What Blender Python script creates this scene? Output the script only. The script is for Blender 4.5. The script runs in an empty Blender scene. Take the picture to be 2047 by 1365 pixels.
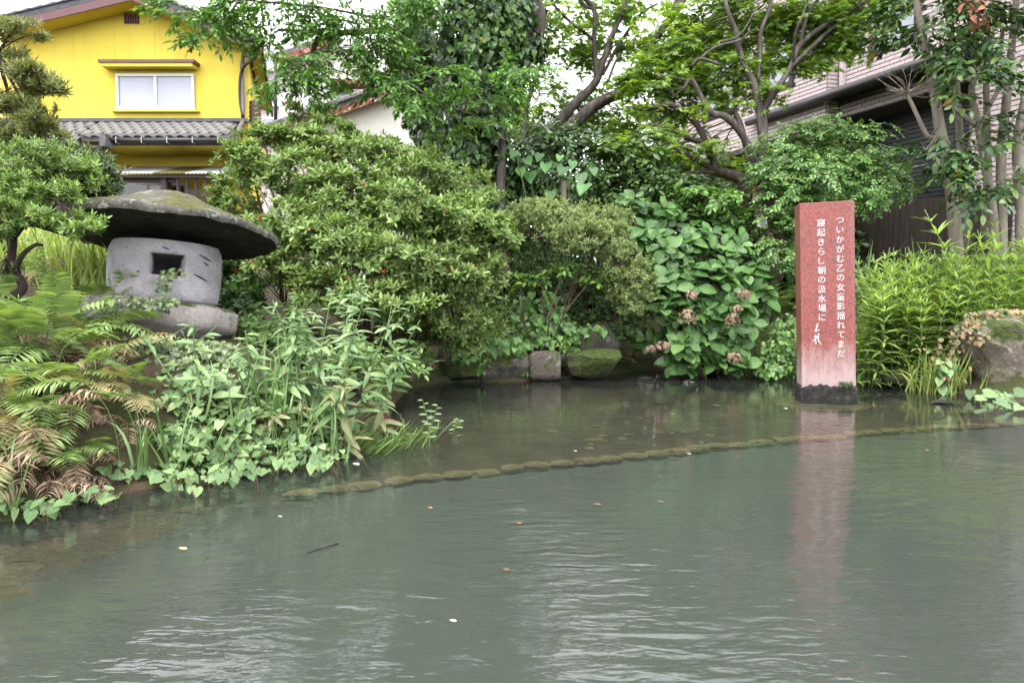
import bpy, bmesh, math
import numpy as np
from mathutils import Matrix, Vector, noise

SC = bpy.context.scene
COL = SC.collection
R = math.radians
# ---------------------------------------------------------------- camera, sky, sun, exposure
FPX, CX, CY, HOR, CAMH = 1500.0, 1023.5, 682.5, 590.0, 0.90
PITCH = math.atan((CY - HOR) / FPX)
cam = bpy.data.cameras.new('camera')
cam.sensor_width = 36.0
cam.lens = FPX / 2047.0 * 36.0
cam.clip_start = 0.05
cam.clip_end = 2000.0
camo = bpy.data.objects.new('camera', cam)
COL.objects.link(camo)
camo.location = (0, 0, CAMH)
camo.rotation_euler = (R(90) - PITCH, 0, 0)
SC.camera = camo

SUN_EL, SUN_AZ = R(62), R(205)
world = bpy.data.worlds.new('World')
SC.world = world
world.use_nodes = True
wn, wl = world.node_tree.nodes, world.node_tree.links
wn.clear()
wo = wn.new('ShaderNodeOutputWorld')
bg = wn.new('ShaderNodeBackground')
sky = wn.new('ShaderNodeTexSky')
sky.sky_type = 'NISHITA'
sky.sun_disc = False
sky.sun_elevation = SUN_EL
sky.sun_rotation = SUN_AZ
sky.dust_density = 4.0
hs = wn.new('ShaderNodeHueSaturation')
hs.inputs['Saturation'].default_value = 0.25
mixc = wn.new('ShaderNodeMixRGB')            # even cloud cover over the clear sky
mixc.inputs[0].default_value = 0.72
mixc.inputs[2].default_value = (9.0, 9.25, 9.6, 1)
wl.new(sky.outputs[0], hs.inputs['Color'])
wl.new(hs.outputs[0], mixc.inputs[1])
wl.new(mixc.outputs[0], bg.inputs['Color'])
bg.inputs['Strength'].default_value = 0.15
wl.new(bg.outputs[0], wo.inputs['Surface'])

sl = bpy.data.lights.new('sun', 'SUN')
sl.energy = 0.8
sl.angle = R(25)
sl.color = (1.0, 0.96, 0.9)
slo = bpy.data.objects.new('sun', sl)
COL.objects.link(slo)
sd = Vector((math.sin(SUN_AZ) * math.cos(SUN_EL), math.cos(SUN_AZ) * math.cos(SUN_EL), math.sin(SUN_EL)))
slo.rotation_euler = (-sd).to_track_quat('-Z', 'Y').to_euler()
slo.location = sd * 40

SC.view_settings.view_transform = 'Standard'
SC.view_settings.look = 'None'
SC.view_settings.gamma = 1.0
SC.view_settings.use_curve_mapping = False
SC.view_settings.exposure = 2.12
SC.render.engine = 'CYCLES'
SC.cycles.use_denoising = True
SC.cycles.max_bounces = 6
SC.cycles.diffuse_bounces = 2
SC.cycles.transparent_max_bounces = 8
SC.cycles.transmission_bounces = 2
SC.cycles.glossy_bounces = 2
SC.cycles.adaptive_threshold = 0.02
SC.cycles.caustics_reflective = False
SC.cycles.caustics_refractive = False

# ---------------------------------------------------------------- helpers
rng = np.random.default_rng(11)
CAMP = np.array([0, 0, CAMH])
_F = np.array([0, math.cos(PITCH), -math.sin(PITCH)])
_U = np.array([0, math.sin(PITCH), math.cos(PITCH)])
_R = np.array([1.0, 0, 0])

def ray(px, py):
    return _F + _R * (px - CX) / FPX + _U * (CY - py) / FPX

def P(px, py, D):
    """point at depth D (metres along +Y) seen at a photo pixel"""
    d = ray(px, py)
    return CAMP + d * (D / d[1])

def PZ(px, py, z=0.0):
    d = ray(px, py)
    return CAMP + d * ((z - CAMH) / d[2])

def project(p):
    q = np.asarray(p) - CAMP
    f = q @ _F
    return CX + FPX * (q @ _R) / f, CY - FPX * (q @ _U) / f, f

def smooth(a, b, x):
    t = np.clip((x - a) / (b - a), 0, 1)
    return t * t * (3 - 2 * t)

def setp(o, label=None, cat=None, group=None, kind=None):
    if label: o['label'] = label
    if cat: o['category'] = cat
    if group: o['group'] = group
    if kind: o['kind'] = kind
    return o

def thing(name, label, cat, loc=(0, 0, 0), group=None):
    o = bpy.data.objects.new(name, None)
    o.empty_display_size = 0.1
    COL.objects.link(o)
    o.location = loc
    return setp(o, label, cat, group)

def add_obj(name, mesh, parent=None, M=None):
    o = bpy.data.objects.new(name, mesh)
    COL.objects.link(o)
    if M is not None:
        o.matrix_basis = M
    if parent is not None:
        o.parent = parent
        if parent.parent is None:
            o.matrix_parent_inverse = parent.matrix_basis.inverted()
    return o

def npmesh(name, V, F, mat=None, smoothf=True, edge=None):
    """V (n,3), F (m,3) or (m,4)"""
    me = bpy.data.meshes.new(name)
    V = np.asarray(V, dtype=np.float32)
    F = np.asarray(F, dtype=np.int32)
    k = F.shape[1]
    me.vertices.add(len(V))
    me.vertices.foreach_set('co', V.ravel())
    me.loops.add(F.size)
    me.loops.foreach_set('vertex_index', F.ravel())
    me.polygons.add(len(F))
    me.polygons.foreach_set('loop_start', np.arange(0, F.size, k, dtype=np.int32))
    me.polygons.foreach_set('loop_total', np.full(len(F), k, dtype=np.int32))
    if smoothf:
        me.polygons.foreach_set('use_smooth', np.ones(len(F), dtype=bool))
    if edge is not None:
        at = me.attributes.new('edge', 'FLOAT', 'POINT')
        at.data.foreach_set('value', np.asarray(edge, dtype=np.float32))
    me.update(calc_edges=True)
    if mat is not None:
        me.materials.append(mat)
    return me

class MB:
    """collects polygons of one mesh"""
    def __init__(s):
        s.v, s.f = [], []
    def add(s, V, F):
        b = len(s.v)
        s.v += [tuple(map(float, p)) for p in V]
        s.f += [tuple(int(i) + b for i in f) for f in F]
        return s
    def box(s, x0, x1, y0, y1, z0, z1):
        return s.add([(x0, y0, z0), (x1, y0, z0), (x1, y1, z0), (x0, y1, z0), (x0, y0, z1), (x1, y0, z1), (x1, y1, z1), (x0, y1, z1)],
                     [(0, 3, 2, 1), (4, 5, 6, 7), (0, 1, 5, 4), (1, 2, 6, 5), (2, 3, 7, 6), (3, 0, 4, 7)])
    def obox(s, o, ax, ay, az):
        """box from corner o with edge vectors"""
        o, ax, ay, az = [np.asarray(q, float) for q in (o, ax, ay, az)]
        V = [o, o + ax, o + ax + ay, o + ay, o + az, o + ax + az, o + ax + ay + az, o + ay + az]
        return s.add(V, [(0, 3, 2, 1), (4, 5, 6, 7), (0, 1, 5, 4), (1, 2, 6, 5), (2, 3, 7, 6), (3, 0, 4, 7)])
    def prism(s, poly, vec):
        n = len(poly)
        poly = [np.asarray(p, float) for p in poly]
        vec = np.asarray(vec, float)
        return s.add(poly + [p + vec for p in poly],
                     [tuple(range(n))[::-1], tuple(range(n, 2 * n))] + [(i, (i + 1) % n, n + (i + 1) % n, n + i) for i in range(n)])
    def tube(s, pts, rad, sides=6, wob=0.0):
        V, Fq = tube_arrays(pts, rad, sides, wob)
        return s.add(V, Fq)
    def build(s, name, mat, parent=None, smoothf=False, bevel=0):
        me = bpy.data.meshes.new(name)
        me.from_pydata(s.v, [], s.f)
        if bevel:
            bm = bmesh.new(); bm.from_mesh(me)
            bmesh.ops.bevel(bm, geom=bm.edges[:], offset=bevel, segments=1, affect='EDGES', profile=0.5)
            bm.to_mesh(me); bm.free()
        if smoothf:
            for p in me.polygons: p.use_smooth = True
        me.update()
        me.materials.append(mat)
        return add_obj(name, me, parent)

def tube_arrays(pts, rad, sides=6, wob=0.0):
    pts = np.asarray(pts, float)
    n = len(pts)
    rad = np.broadcast_to(np.asarray(rad, float), (n,))
    T = np.gradient(pts, axis=0)
    T /= np.linalg.norm(T, axis=1, keepdims=True) + 1e-9
    a = np.array([0.31, 0.9, 0.2])
    V = []
    ang = np.arange(sides) * 2 * math.pi / sides
    for i in range(n):
        x = np.cross(T[i], a); x /= np.linalg.norm(x) + 1e-9
        y = np.cross(T[i], x)
        rr = rad[i] * (1 + wob * np.array([noise.noise(Vector((pts[i][0] * 3 + math.cos(t), pts[i][1] * 3 + math.sin(t), pts[i][2] * 3))) for t in ang])) if wob else np.full(sides, rad[i])
        V.append(pts[i] + np.outer(np.cos(ang) * rr, x) + np.outer(np.sin(ang) * rr, y))
    V = np.concatenate(V)
    Fq = []
    for i in range(n - 1):
        for j in range(sides):
            k = (j + 1) % sides
            Fq.append((i * sides + j, i * sides + k, (i + 1) * sides + k, (i + 1) * sides + j))
    Fq.append(tuple(range(sides))[::-1])
    Fq.append(tuple((n - 1) * sides + j for j in range(sides)))
    return V, Fq

def spline(pts, m=6):
    """Catmull-Rom through points (any columns)"""
    p = np.asarray(pts, float)
    if len(p) < 3:
        t = np.linspace(0, 1, m + 1)[:, None]
        return p[0] * (1 - t) + p[-1] * t
    q = np.vstack([2 * p[0] - p[1], p, 2 * p[-1] - p[-2]])
    out = []
    for i in range(1, len(q) - 2):
        for t in np.linspace(0, 1, m, endpoint=False):
            out.append(0.5 * ((2 * q[i]) + (-q[i - 1] + q[i + 1]) * t + (2 * q[i - 1] - 5 * q[i] + 4 * q[i + 1] - q[i + 2]) * t * t + (-q[i - 1] + 3 * q[i] - 3 * q[i + 1] + q[i + 2]) * t ** 3))
    out.append(q[-2])
    return np.array(out)

def limb_px(pts, D, m=5):
    """pts: (px, py, radius_px[, depth offset]) -> spline rows x,y,z,r"""
    rows = []
    for q in pts:
        d = D + (q[3] if len(q) > 3 else 0)
        w = P(q[0], q[1], d)
        rows.append([*w, q[2] * d / FPX])
    return spline(rows, m)

# ---------------------------------------------------------------- materials
def mat_new(name):
    m = bpy.data.materials.new(name)
    m.use_nodes = True
    nt = m.node_tree
    return m, nt, nt.nodes, nt.links, nt.nodes['Principled BSDF']

G = 0.64          # overall reflectance level of the surfaces
def dim(c): return tuple(q * G for q in c)

def ramp(nt, stops):
    r = nt.nodes.new('ShaderNodeValToRGB')
    e = r.color_ramp.elements
    while len(e) < len(stops): e.new(0.5)
    for k, (p, c) in enumerate(stops):
        e[k].position = p
        e[k].color = (*c, 1)
    return r

def noise_node(nt, scale, detail=4, rough=0.55, coord='Object', vscale=None):
    tc = nt.nodes.new('ShaderNodeTexCoord')
    nz = nt.nodes.new('ShaderNodeTexNoise')
    nz.inputs['Scale'].default_value = scale
    nz.inputs['Detail'].default_value = detail
    nz.inputs['Roughness'].default_value = rough
    src = tc.outputs[coord]
    if vscale:
        mp = nt.nodes.new('ShaderNodeMapping')
        mp.inputs['Scale'].default_value = vscale
        nt.links.new(src, mp.inputs[0]); src = mp.outputs[0]
    nt.links.new(src, nz.inputs['Vector'])
    return nz

def noise_mat(name, stops, scale=6, detail=6, rough=0.8, bump=0.3, bdist=0.02, bscale=None, vscale=None, spec=0.3):
    m, nt, N, L, bs = mat_new(name)
    nz = noise_node(nt, scale, detail, 0.6, vscale=vscale)
    cr = ramp(nt, [(p, dim(c)) for p, c in stops])
    L.new(nz.outputs[0], cr.inputs[0])
    L.new(cr.outputs[0], bs.inputs['Base Color'])
    bs.inputs['Roughness'].default_value = rough
    bs.inputs['Specular IOR Level'].default_value = spec * .8
    if bump:
        nb = noise_node(nt, bscale or scale * 4, 6, 0.65, vscale=vscale)
        b = N.new('ShaderNodeBump')
        b.inputs['Strength'].default_value = bump
        b.inputs['Distance'].default_value = bdist
        L.new(nb.outputs[0], b.inputs['Height'])
        L.new(b.outputs[0], bs.inputs['Normal'])
    return m

def plain(name, col, rough=0.6, metal=0.0, spec=0.4, var=0.12, scale=8):
    c = np.array(col)
    return noise_mat(name, [(0.3, tuple(np.clip(c * (1 - var), 0, 1))), (0.7, tuple(np.clip(c * (1 + var), 0, 1)))], scale, 5, rough, 0.08, 0.005, spec=spec)

def leaf_mat(name, dark, mid, light, rough=0.42, trans=0.28, spec=0.5, edge=None, rib=None, tint=(1.15, 1.2, 0.55), odd=None, bumpy=0.0):
    dark, mid, light = [tuple(q * k * G for q, k in zip(c, (1.68, 1.42, 1.2))) for c in (dark, mid, light)]
    spec *= .72
    edge, rib, odd = [dim(c) if c else None for c in (edge, rib, odd)]
    m, nt, N, L, bs = mat_new(name)
    g = N.new('ShaderNodeNewGeometry')
    oi = N.new('ShaderNodeObjectInfo')
    ad = N.new('ShaderNodeMath'); ad.operation = 'ADD'
    fr = N.new('ShaderNodeMath'); fr.operation = 'FRACT'
    L.new(g.outputs['Random Per Island'], ad.inputs[0])
    L.new(oi.outputs['Random'], ad.inputs[1])
    L.new(ad.outputs[0], fr.inputs[0])
    st = [(0.0, dark), (0.5, mid), (0.93, light)]
    if odd: st += [(0.990, light), (0.998, odd)]
    cr = ramp(nt, st)
    L.new(fr.outputs[0], cr.inputs[0])
    col = cr.outputs[0]
    # patches of older and younger growth through the plant
    nz = noise_node(nt, 2.2, 3, 0.5, 'Object')
    hsv = N.new('ShaderNodeHueSaturation')
    hsv.inputs['Saturation'].default_value = .9
    mr = N.new('ShaderNodeMapRange')
    mr.inputs[1].default_value, mr.inputs[2].default_value = 0.3, 0.7
    mr.inputs[3].default_value, mr.inputs[4].default_value = 0.78, 1.2
    L.new(nz.outputs[0], mr.inputs[0])
    L.new(mr.outputs[0], hsv.inputs['Value'])
    L.new(col, hsv.inputs['Color'])
    col = hsv.outputs[0]
    if edge or rib:
        at = N.new('ShaderNodeAttribute'); at.attribute_name = 'edge'
        if rib:
            mx = N.new('ShaderNodeMixRGB')
            mm = N.new('ShaderNodeMapRange')
            mm.inputs[1].default_value, mm.inputs[2].default_value = 0.0, 0.16
            mm.inputs[3].default_value, mm.inputs[4].default_value = 0.6, 0.0
            L.new(at.outputs['Fac'], mm.inputs[0]); L.new(mm.outputs[0], mx.inputs[0])
            L.new(col, mx.inputs[1]); mx.inputs[2].default_value = (*rib, 1)
            col = mx.outputs[0]
        if edge:
            nz2 = noise_node(nt, 30, 4, 0.6)
            nz3 = noise_node(nt, 6, 2, 0.6)
            s = N.new('ShaderNodeMath'); s.operation = 'ADD'
            L.new(at.outputs['Fac'], s.inputs[0]); L.new(nz2.outputs[0], s.inputs[1])
            s2 = N.new('ShaderNodeMath'); s2.operation = 'ADD'
            L.new(s.outputs[0], s2.inputs[0]); L.new(nz3.outputs[0], s2.inputs[1])
            mm = N.new('ShaderNodeMapRange')
            mm.inputs[1].default_value, mm.inputs[2].default_value = 1.62, 1.9
            L.new(s2.outputs[0], mm.inputs[0])
            mx = N.new('ShaderNodeMixRGB')
            L.new(mm.outputs[0], mx.inputs[0]); L.new(col, mx.inputs[1]); mx.inputs[2].default_value = (*edge, 1)
            col = mx.outputs[0]
    L.new(col, bs.inputs['Base Color'])
    bs.inputs['Roughness'].default_value = rough
    bs.inputs['Specular IOR Level'].default_value = spec
    if bumpy:
        nb = noise_node(nt, bumpy, 3, .6)
        bp = N.new('ShaderNodeBump'); bp.inputs['Strength'].default_value = .55; bp.inputs['Distance'].default_value = .12 / bumpy
        L.new(nb.outputs[0], bp.inputs['Height']); L.new(bp.outputs[0], bs.inputs['Normal'])
    tr = N.new('ShaderNodeBsdfTranslucent')
    tm = N.new('ShaderNodeMixRGB'); tm.blend_type = 'MULTIPLY'; tm.inputs[0].default_value = 1
    tm.inputs[2].default_value = (*tint, 1)
    L.new(col, tm.inputs[1]); L.new(tm.outputs[0], tr.inputs['Color'])
    ms = N.new('ShaderNodeMixShader'); ms.inputs[0].default_value = trans
    L.new(bs.outputs[0], ms.inputs[1]); L.new(tr.outputs[0], ms.inputs[2])
    L.new(ms.outputs[0], N['Material Output'].inputs['Surface'])
    return m

def bark_mat(name, a, b, c, vs=(1, 1, 0.25)):
    return noise_mat(name, [(0.25, a), (0.5, b), (0.75, c)], 14, 8, 0.9, 0.7, 0.02, 26, vs, 0.15)

MT = {}
MT['azalea'] = leaf_mat('azalea_leaf', (.06, .125, .028), (.11, .215, .048), (.18, .31, .075), 0.45, .27, spec=.35, odd=(.45, .12, .03))
MT['clipped'] = leaf_mat('clipped_azalea_leaf', (.095, .165, .045), (.145, .24, .075), (.23, .345, .125), 0.45, .3)
MT['pine'] = leaf_mat('needle_leaf', (.085, .115, .04), (.14, .185, .065), (.22, .28, .1), 0.5, .32, odd=(.16, .09, .06))
MT['bonsai'] = leaf_mat('bright_azalea_leaf', (.06, .14, .03), (.12, .24, .045), (.2, .36, .08), 0.42, .28)
MT['redtip'] = leaf_mat('redtip_leaf', (.02, .05, .014), (.045, .10, .022), (.1, .17, .04), 0.34, .2, odd=(.3, .09, .04))
MT['maple'] = leaf_mat('maple_leaf', (.06, .155, .016), (.12, .275, .03), (.22, .41, .05), 0.5, .48, tint=(1.3, 1.25, .4))
MT['maple2'] = leaf_mat('maple_leaf_deep', (.035, .12, .014), (.075, .2, .02), (.14, .31, .035), 0.5, .42, tint=(1.25, 1.25, .4))
MT['elm'] = leaf_mat('hackberry_leaf', (.035, .11, .016), (.07, .2, .024), (.12, .3, .04), 0.42, .35)
MT['ivy'] = leaf_mat('ivy_leaf', (.008, .028, .005), (.02, .066, .008), (.07, .19, .02), 0.36, .2, odd=(.35, .28, .03))
MT['ivyl'] = leaf_mat('young_ivy_leaf', (.03, .10, .018), (.06, .18, .026), (.12, .29, .045), 0.4, .25)
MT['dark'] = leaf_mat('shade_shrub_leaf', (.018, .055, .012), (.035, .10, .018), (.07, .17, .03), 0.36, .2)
MT['hyd'] = leaf_mat('hydrangea_leaf', (.020, .072, .014), (.036, .115, .020), (.07, .18, .034), 0.4, .16, spec=.36, rib=(.16, .32, .1), bumpy=9)
MT['heart'] = leaf_mat('broad_heart_leaf', (.035, .13, .03), (.05, .18, .04), (.08, .24, .05), 0.4, .25, rib=(.14, .3, .09))
MT['round'] = leaf_mat('round_shrub_leaf', (.04, .12, .025), (.07, .19, .035), (.125, .28, .05), 0.4, .25, odd=(.28, .1, .05))
MT['camellia'] = leaf_mat('camellia_leaf', (.012, .05, .014), (.028, .09, .02), (.09, .18, .03), 0.24, .12, rib=(.1, .2, .06), odd=(.5, .25, .03))
MT['dead'] = leaf_mat('dead_leaf', (.10, .03, .015), (.2, .07, .035), (.3, .14, .07), 0.7, .2, tint=(1, .8, .6))
MT['weed'] = leaf_mat('goldenrod_leaf', (.12, .25, .045), (.2, .38, .07), (.3, .5, .105), 0.5, .4)
MT['weedd'] = leaf_mat('dark_weed_leaf', (.05, .13, .03), (.09, .2, .04), (.14, .28, .06), 0.5, .3)
MT['fern'] = leaf_mat('fern_frond', (.075, .15, .042), (.125, .235, .065), (.2, .33, .1), 0.5, .32)
MT['fernp'] = leaf_mat('faded_fern_frond', (.11, .14, .05), (.18, .19, .08), (.26, .23, .13), 0.6, .3)
MT['fernd'] = leaf_mat('withered_fern_frond', (.11, .08, .055), (.21, .16, .115), (.31, .25, .185), 0.8, .25, tint=(1, .85, .7))
MT['dock'] = leaf_mat('dock_leaf', (.075, .17, .06), (.12, .245, .085), (.19, .32, .125), 0.42, .25, edge=(.42, .07, .08), rib=(.2, .32, .14), bumpy=10)
MT['persic'] = leaf_mat('smartweed_leaf', (.075, .17, .06), (.115, .24, .085), (.18, .32, .12), 0.4, .25, rib=(.2, .32, .14))
MT['hout'] = leaf_mat('heart_ground_leaf', (.05, .125, .04), (.095, .205, .07), (.17, .3, .115), 0.42, .22, rib=(.17, .3, .12), bumpy=8)
MT['grass'] = leaf_mat('grass_blade', (.07, .16, .05), (.11, .24, .08), (.18, .33, .13), 0.45, .3)
MT['grassy'] = leaf_mat('yellow_green_grass', (.12, .22, .04), (.2, .32, .06), (.3, .42, .11), 0.45, .35)
MT['fig'] = leaf_mat('creeping_fig_leaf', (.035, .075, .035), (.07, .13, .05), (.14, .21, .08), 0.4, .15, odd=(.45, .42, .08))
MT['redcreep'] = leaf_mat('reddish_creeper_leaf', (.08, .12, .04), (.15, .14, .06), (.26, .14, .085), 0.5, .2)
MT['bark'] = bark_mat('grey_brown_bark', (.04, .032, .027), (.10, .082, .072), (.21, .185, .168))
MT['barkd'] = bark_mat('dark_bark', (.022, .015, .012), (.045, .032, .027), (.09, .07, .06))
MT['barkl'] = bark_mat('pale_camellia_bark', (.14, .115, .09), (.24, .205, .165), (.36, .32, .27))
MT['twig'] = plain('twig', (.10, .065, .045), 0.85)
MT['stem'] = plain('green_stem', (.13, .2, .07), 0.55)
MT['rstem'] = plain('reddish_stem', (.2, .10, .06), 0.6)
# ---------------------------------------------------------------- leaf templates
class Tpl:
    def __init__(s, V, F, E=None):
        s.V = np.asarray(V, float); s.F = np.asarray(F, int)
        s.E = np.zeros(len(s.V)) if E is None else np.asarray(E, float)
        s.mesh = {}
    def get(s, name, mat):
        if mat.name not in s.mesh:
            s.mesh[mat.name] = npmesh(name, s.V, s.F, mat, True, s.E)
        return s.mesh[mat.name]

def rot(ax, a):
    return np.array(Matrix.Rotation(a, 3, ax))

def leaf(L=1.0, W=0.4, fold=0.25, droop=0.15, n=2, peak=0.45, wave=0.0, twist=0.0, tail=1.0):
    """leaf from the origin along +Y, face up"""
    V, E, F = [(0, 0, 0)], [0.0], []
    ts = [(i + 1) / (n + 1) for i in range(n)]
    for i, t in enumerate(ts):
        k = t ** (math.log(0.5) / math.log(peak))
        w = W * 0.5 * math.sin(math.pi * k) ** (0.8 * tail)
        z = -droop * L * t * t
        ww = wave * math.sin(i * 2.3 + 1) * w
        tw = twist * t
        for sgn in (-1, 0, 1):
            x = sgn * w * math.cos(tw); zz = z + (abs(sgn) * fold * w + sgn * w * math.sin(tw) + sgn * ww)
            V.append((x, t * L, zz)); E.append(abs(sgn) * 1.0)
    V.append((0, L, -droop * L)); E.append(0.9)
    F += [(0, 2, 1), (0, 3, 2)]
    for i in range(n - 1):
        a = 1 + 3 * i; b = a + 3
        F += [(a, a + 1, b + 1), (a, b + 1, b), (a + 1, a + 2, b + 2), (a + 1, b + 2, b + 1)]
    a = 1 + 3 * (n - 1); t = len(V) - 1
    F += [(a, a + 1, t), (a + 1, a + 2, t)]
    return Tpl(V, F, E)

def outline_leaf(pts, fold=0.15, droop=0.15, cy=0.35):
    """flat leaf from a half outline [(x,y)...] (base to tip), fanned from the rib"""
    n = len(pts)
    ys = [p[1] for p in pts]
    V, E, F = [], [], []
    for x, y in pts:
        yy = max(0.0, min(1.0, y))
        V += [(-x, y, fold * x - droop * yy * yy), (0, min(max(y, 0.03), 1.0), -droop * yy * yy), (x, y, fold * x - droop * yy * yy)]
        E += [1.0, 0.0, 1.0]
    for i in range(n - 1):
        a, b = 3 * i, 3 * i + 3
        F += [(a, a + 1, b + 1), (a, b + 1, b), (a + 1, a + 2, b + 2), (a + 1, b + 2, b + 1)]
    return Tpl(V, F, E)

def merge(items):
    """items: (tpl, M3x3, offset)"""
    Vs, Fs, Es, b = [], [], [], 0
    for t, M, o in items:
        Vs.append(t.V @ np.asarray(M).T + np.asarray(o)); Fs.append(t.F + b); Es.append(t.E); b += len(t.V)
    return Tpl(np.vstack(Vs), np.vstack(Fs), np.concatenate(Es))

def strip(pts, rad):
    """thin three-sided stem as triangles"""
    V, Fq = tube_arrays(pts, rad, 3)
    F = []
    for f in Fq:
        for k in range(1, len(f) - 1): F.append((f[0], f[k], f[k + 1]))
    return Tpl(V, F, np.zeros(len(V)))

def whorl(lf, k, el0, el1, seed, size=(0.75, 1.1), stem=0.35, up=None):
    """rosette of leaves around +Z at a shoot tip"""
    r = np.random.default_rng(seed)
    it = []
    for i in range(k):
        a = i * 2.4 + r.uniform(-.35, .35)
        el = el0 + (el1 - el0) * (i / max(1, k - 1)) + r.uniform(-.18, .18)
        s = r.uniform(*size)
        M = rot('Z', a) @ rot('X', el) @ rot('Y', r.uniform(-.3, .3)) * s
        it.append((lf, M, (0, 0, -stem * (1 - i / k) * 0.6)))
    if stem:
        it.append((strip([(0, 0, -stem * 1.6), (0.02, 0, -stem * .6), (0, 0, 0)], [.022, .018, .012]), np.eye(3), (0, 0, 0)))
    return merge(it)

LF_AZ = leaf(1, .36, .3, .14, 2, .52)
LF_NARROW = leaf(1, .17, .25, .1, 1, .5)
LF_SMALL = leaf(1, .4, .3, .1, 1, .5)
T_AZ = [whorl(LF_AZ, 7, .05, 1.05, s) for s in range(4)]
T_CLIP = [whorl(LF_SMALL, 6, .2, 1.1, 10 + s, stem=.5) for s in range(3)]
T_PINE = [whorl(LF_NARROW, 12, .1, 1.25, 20 + s, stem=.5) for s in range(3)]
T_BON = [whorl(leaf(1, .3, .3, .12, 1, .55), 8, .1, 1.2, 30 + s, stem=.5) for s in range(3)]

def spray(lf, k, seed, L=1.0, lsize=.42, droop=.25, alt=True):
    """flat twig with leaves set alternately along it, along +Y"""
    r = np.random.default_rng(seed)
    it = []
    pts = []
    for i in range(k):
        t = (i + .6) / k
        o = np.array([0.04 * math.sin(i), t * L, -droop * t * t])
        pts.append(o)
        sd = (1 if i % 2 else -1) if alt else 1
        a = -sd * r.uniform(.6, 1.1) if i < k - 1 else r.uniform(-.2, .2)
        M = rot('Z', a) @ rot('X', -r.uniform(-.1, .5)) @ rot('Y', r.uniform(-.35, .35)) * lsize * r.uniform(.7, 1.1)
        it.append((lf, M, o))
    it.append((strip([(0, -.15, 0.02)] + pts[::2] + [pts[-1]], [.014] * (len(pts[::2]) + 1) + [.006]), np.eye(3), (0, 0, 0)))
    return merge(it)

T_ELM = [spray(leaf(1, .46, .2, .2, 2, .4), 7, s) for s in range(4)]
T_YOUNG = [spray(leaf(1, .48, .15, .2, 2, .42), 6, 40 + s, lsize=.5) for s in range(3)]
def star(seed):
    r = np.random.default_rng(seed)
    V, F = [(0, 0, 0)], []
    n = 5
    for i in range(n):
        a = (i - 2) * .62
        l = (1.0, .9, .6)[abs(i - 2)]
        for da, rr in ((-.3, .42), (0, 1.0)):
            if i == 0 and da < 0: pass
            aa = a + da
            q = l * rr if da == 0 else .36
            V.append((math.sin(aa) * q, math.cos(aa) * q, -.12 * q * q + r.uniform(-.04, .04)))
    aa = 2 * .62 + .3
    V.append((math.sin(aa) * .36, math.cos(aa) * .36, 0))
    for i in range(1, len(V) - 1): F.append((0, i + 1, i))
    return Tpl(V, F)
def maple_spray(seed):
    r = np.random.default_rng(seed)
    it = []
    for i in range(7):
        t = i / 6
        o = (r.uniform(-.45, .45) * (1 - t * .4), t, -.15 * t * t + r.uniform(-.08, .08))
        it.append((star(seed * 10 + i), rot('Z', r.uniform(-1.2, 1.2)) @ rot('X', r.uniform(-.5, .2)) @ rot('Y', r.uniform(-.4, .4)) * r.uniform(.3, .46), o))
    it.append((strip([(0, -.1, 0), (0.02, .5, 0), (0, 1, -.15)], [.012, .009, .004]), np.eye(3), (0, 0, 0)))
    return merge(it)
T_MAPLE = [maple_spray(s) for s in range(5)]
T_IVY = [outline_leaf([(.0, -.02), (.3, -.14), (.46, .12), (.30, .34), (.34, .5), (.14, .72), (0, 1)], f, d) for f, d in ((.1, .2), (.25, .1), (-.1, .3))]
HEART = [(.0, .04), (.2, -.13), (.38, -.05), (.46, .18), (.38, .48), (.2, .76), (.0, 1.0)]
T_HEART = [outline_leaf(HEART, f, d) for f, d in ((.18, .16), (.3, .08), (.05, .26))]
T_HYDLEAF = [leaf(1, .66, f, d, 6, .5, w, tw) for f, d, w, tw in ((.22, .16, .05, .1), (.35, .26, .08, -.15), (.12, .34, .04, .2))]
T_CAM = [spray(leaf(1, .45, .2, .14, 3, .45), 6, 60 + s, lsize=.46, droop=.3) for s in range(4)]
T_DOCK = [leaf(1, .27, .25, d, 6, .42, .12, tw) for d, tw in ((.35, .2), (.6, -.2), (.2, .1))]
T_ROUND = [spray(leaf(1, .52, .15, .12, 1, .5), 8, 80 + s, lsize=.36, droop=.15) for s in range(4)]
T_DARK = [spray(leaf(1, .5, .2, .2, 2, .45), 6, 90 + s, lsize=.5, droop=.25) for s in range(3)]

def frond_tpl(seed, arch=1.0, pairs=20, wide=.2, wilt=0.0):
    r = np.random.default_rng(seed)
    it, pts = [], []
    y = z = 0.0
    n = 14
    for i in range(n + 1):
        t = i / n
        el = 1.15 - arch * 1.75 * t
        pts.append((0.06 * math.sin(t * 3 + seed), y, z))
        y += math.cos(el) / n; z += math.sin(el) / n
    pts = np.array(pts)
    S = np.linspace(0, 1, n + 1)
    for k in range(pairs):
        t = .14 + .86 * (k + .5) / pairs
        o = np.array([np.interp(t, S, pts[:, j]) for j in range(3)])
        el = 1.15 - arch * 1.75 * t
        l = wide * (math.sin(math.pi * (0.12 + .88 * (1 - t)) ** .9) ** .7 if t < .95 else .35) * r.uniform(.85, 1.1)
        l = max(l, .035)
        for sd in (-1, 1):
            lf = leaf(1, .2 * (.85 if wilt else 1), .3, .2 + wilt * r.uniform(.2, .9), 1, .35)
            M = rot('X', el) @ rot('Z', -sd * (1.25 + r.uniform(-.1, .1))) @ rot('Y', sd * (.25 + wilt * r.uniform(-.8, .8))) * l
            it.append((lf, M, o))
    it.append((strip(pts[::2], np.linspace(.008, .002, len(pts[::2]))), np.eye(3), (0, 0, 0)))
    return merge(it)
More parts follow.
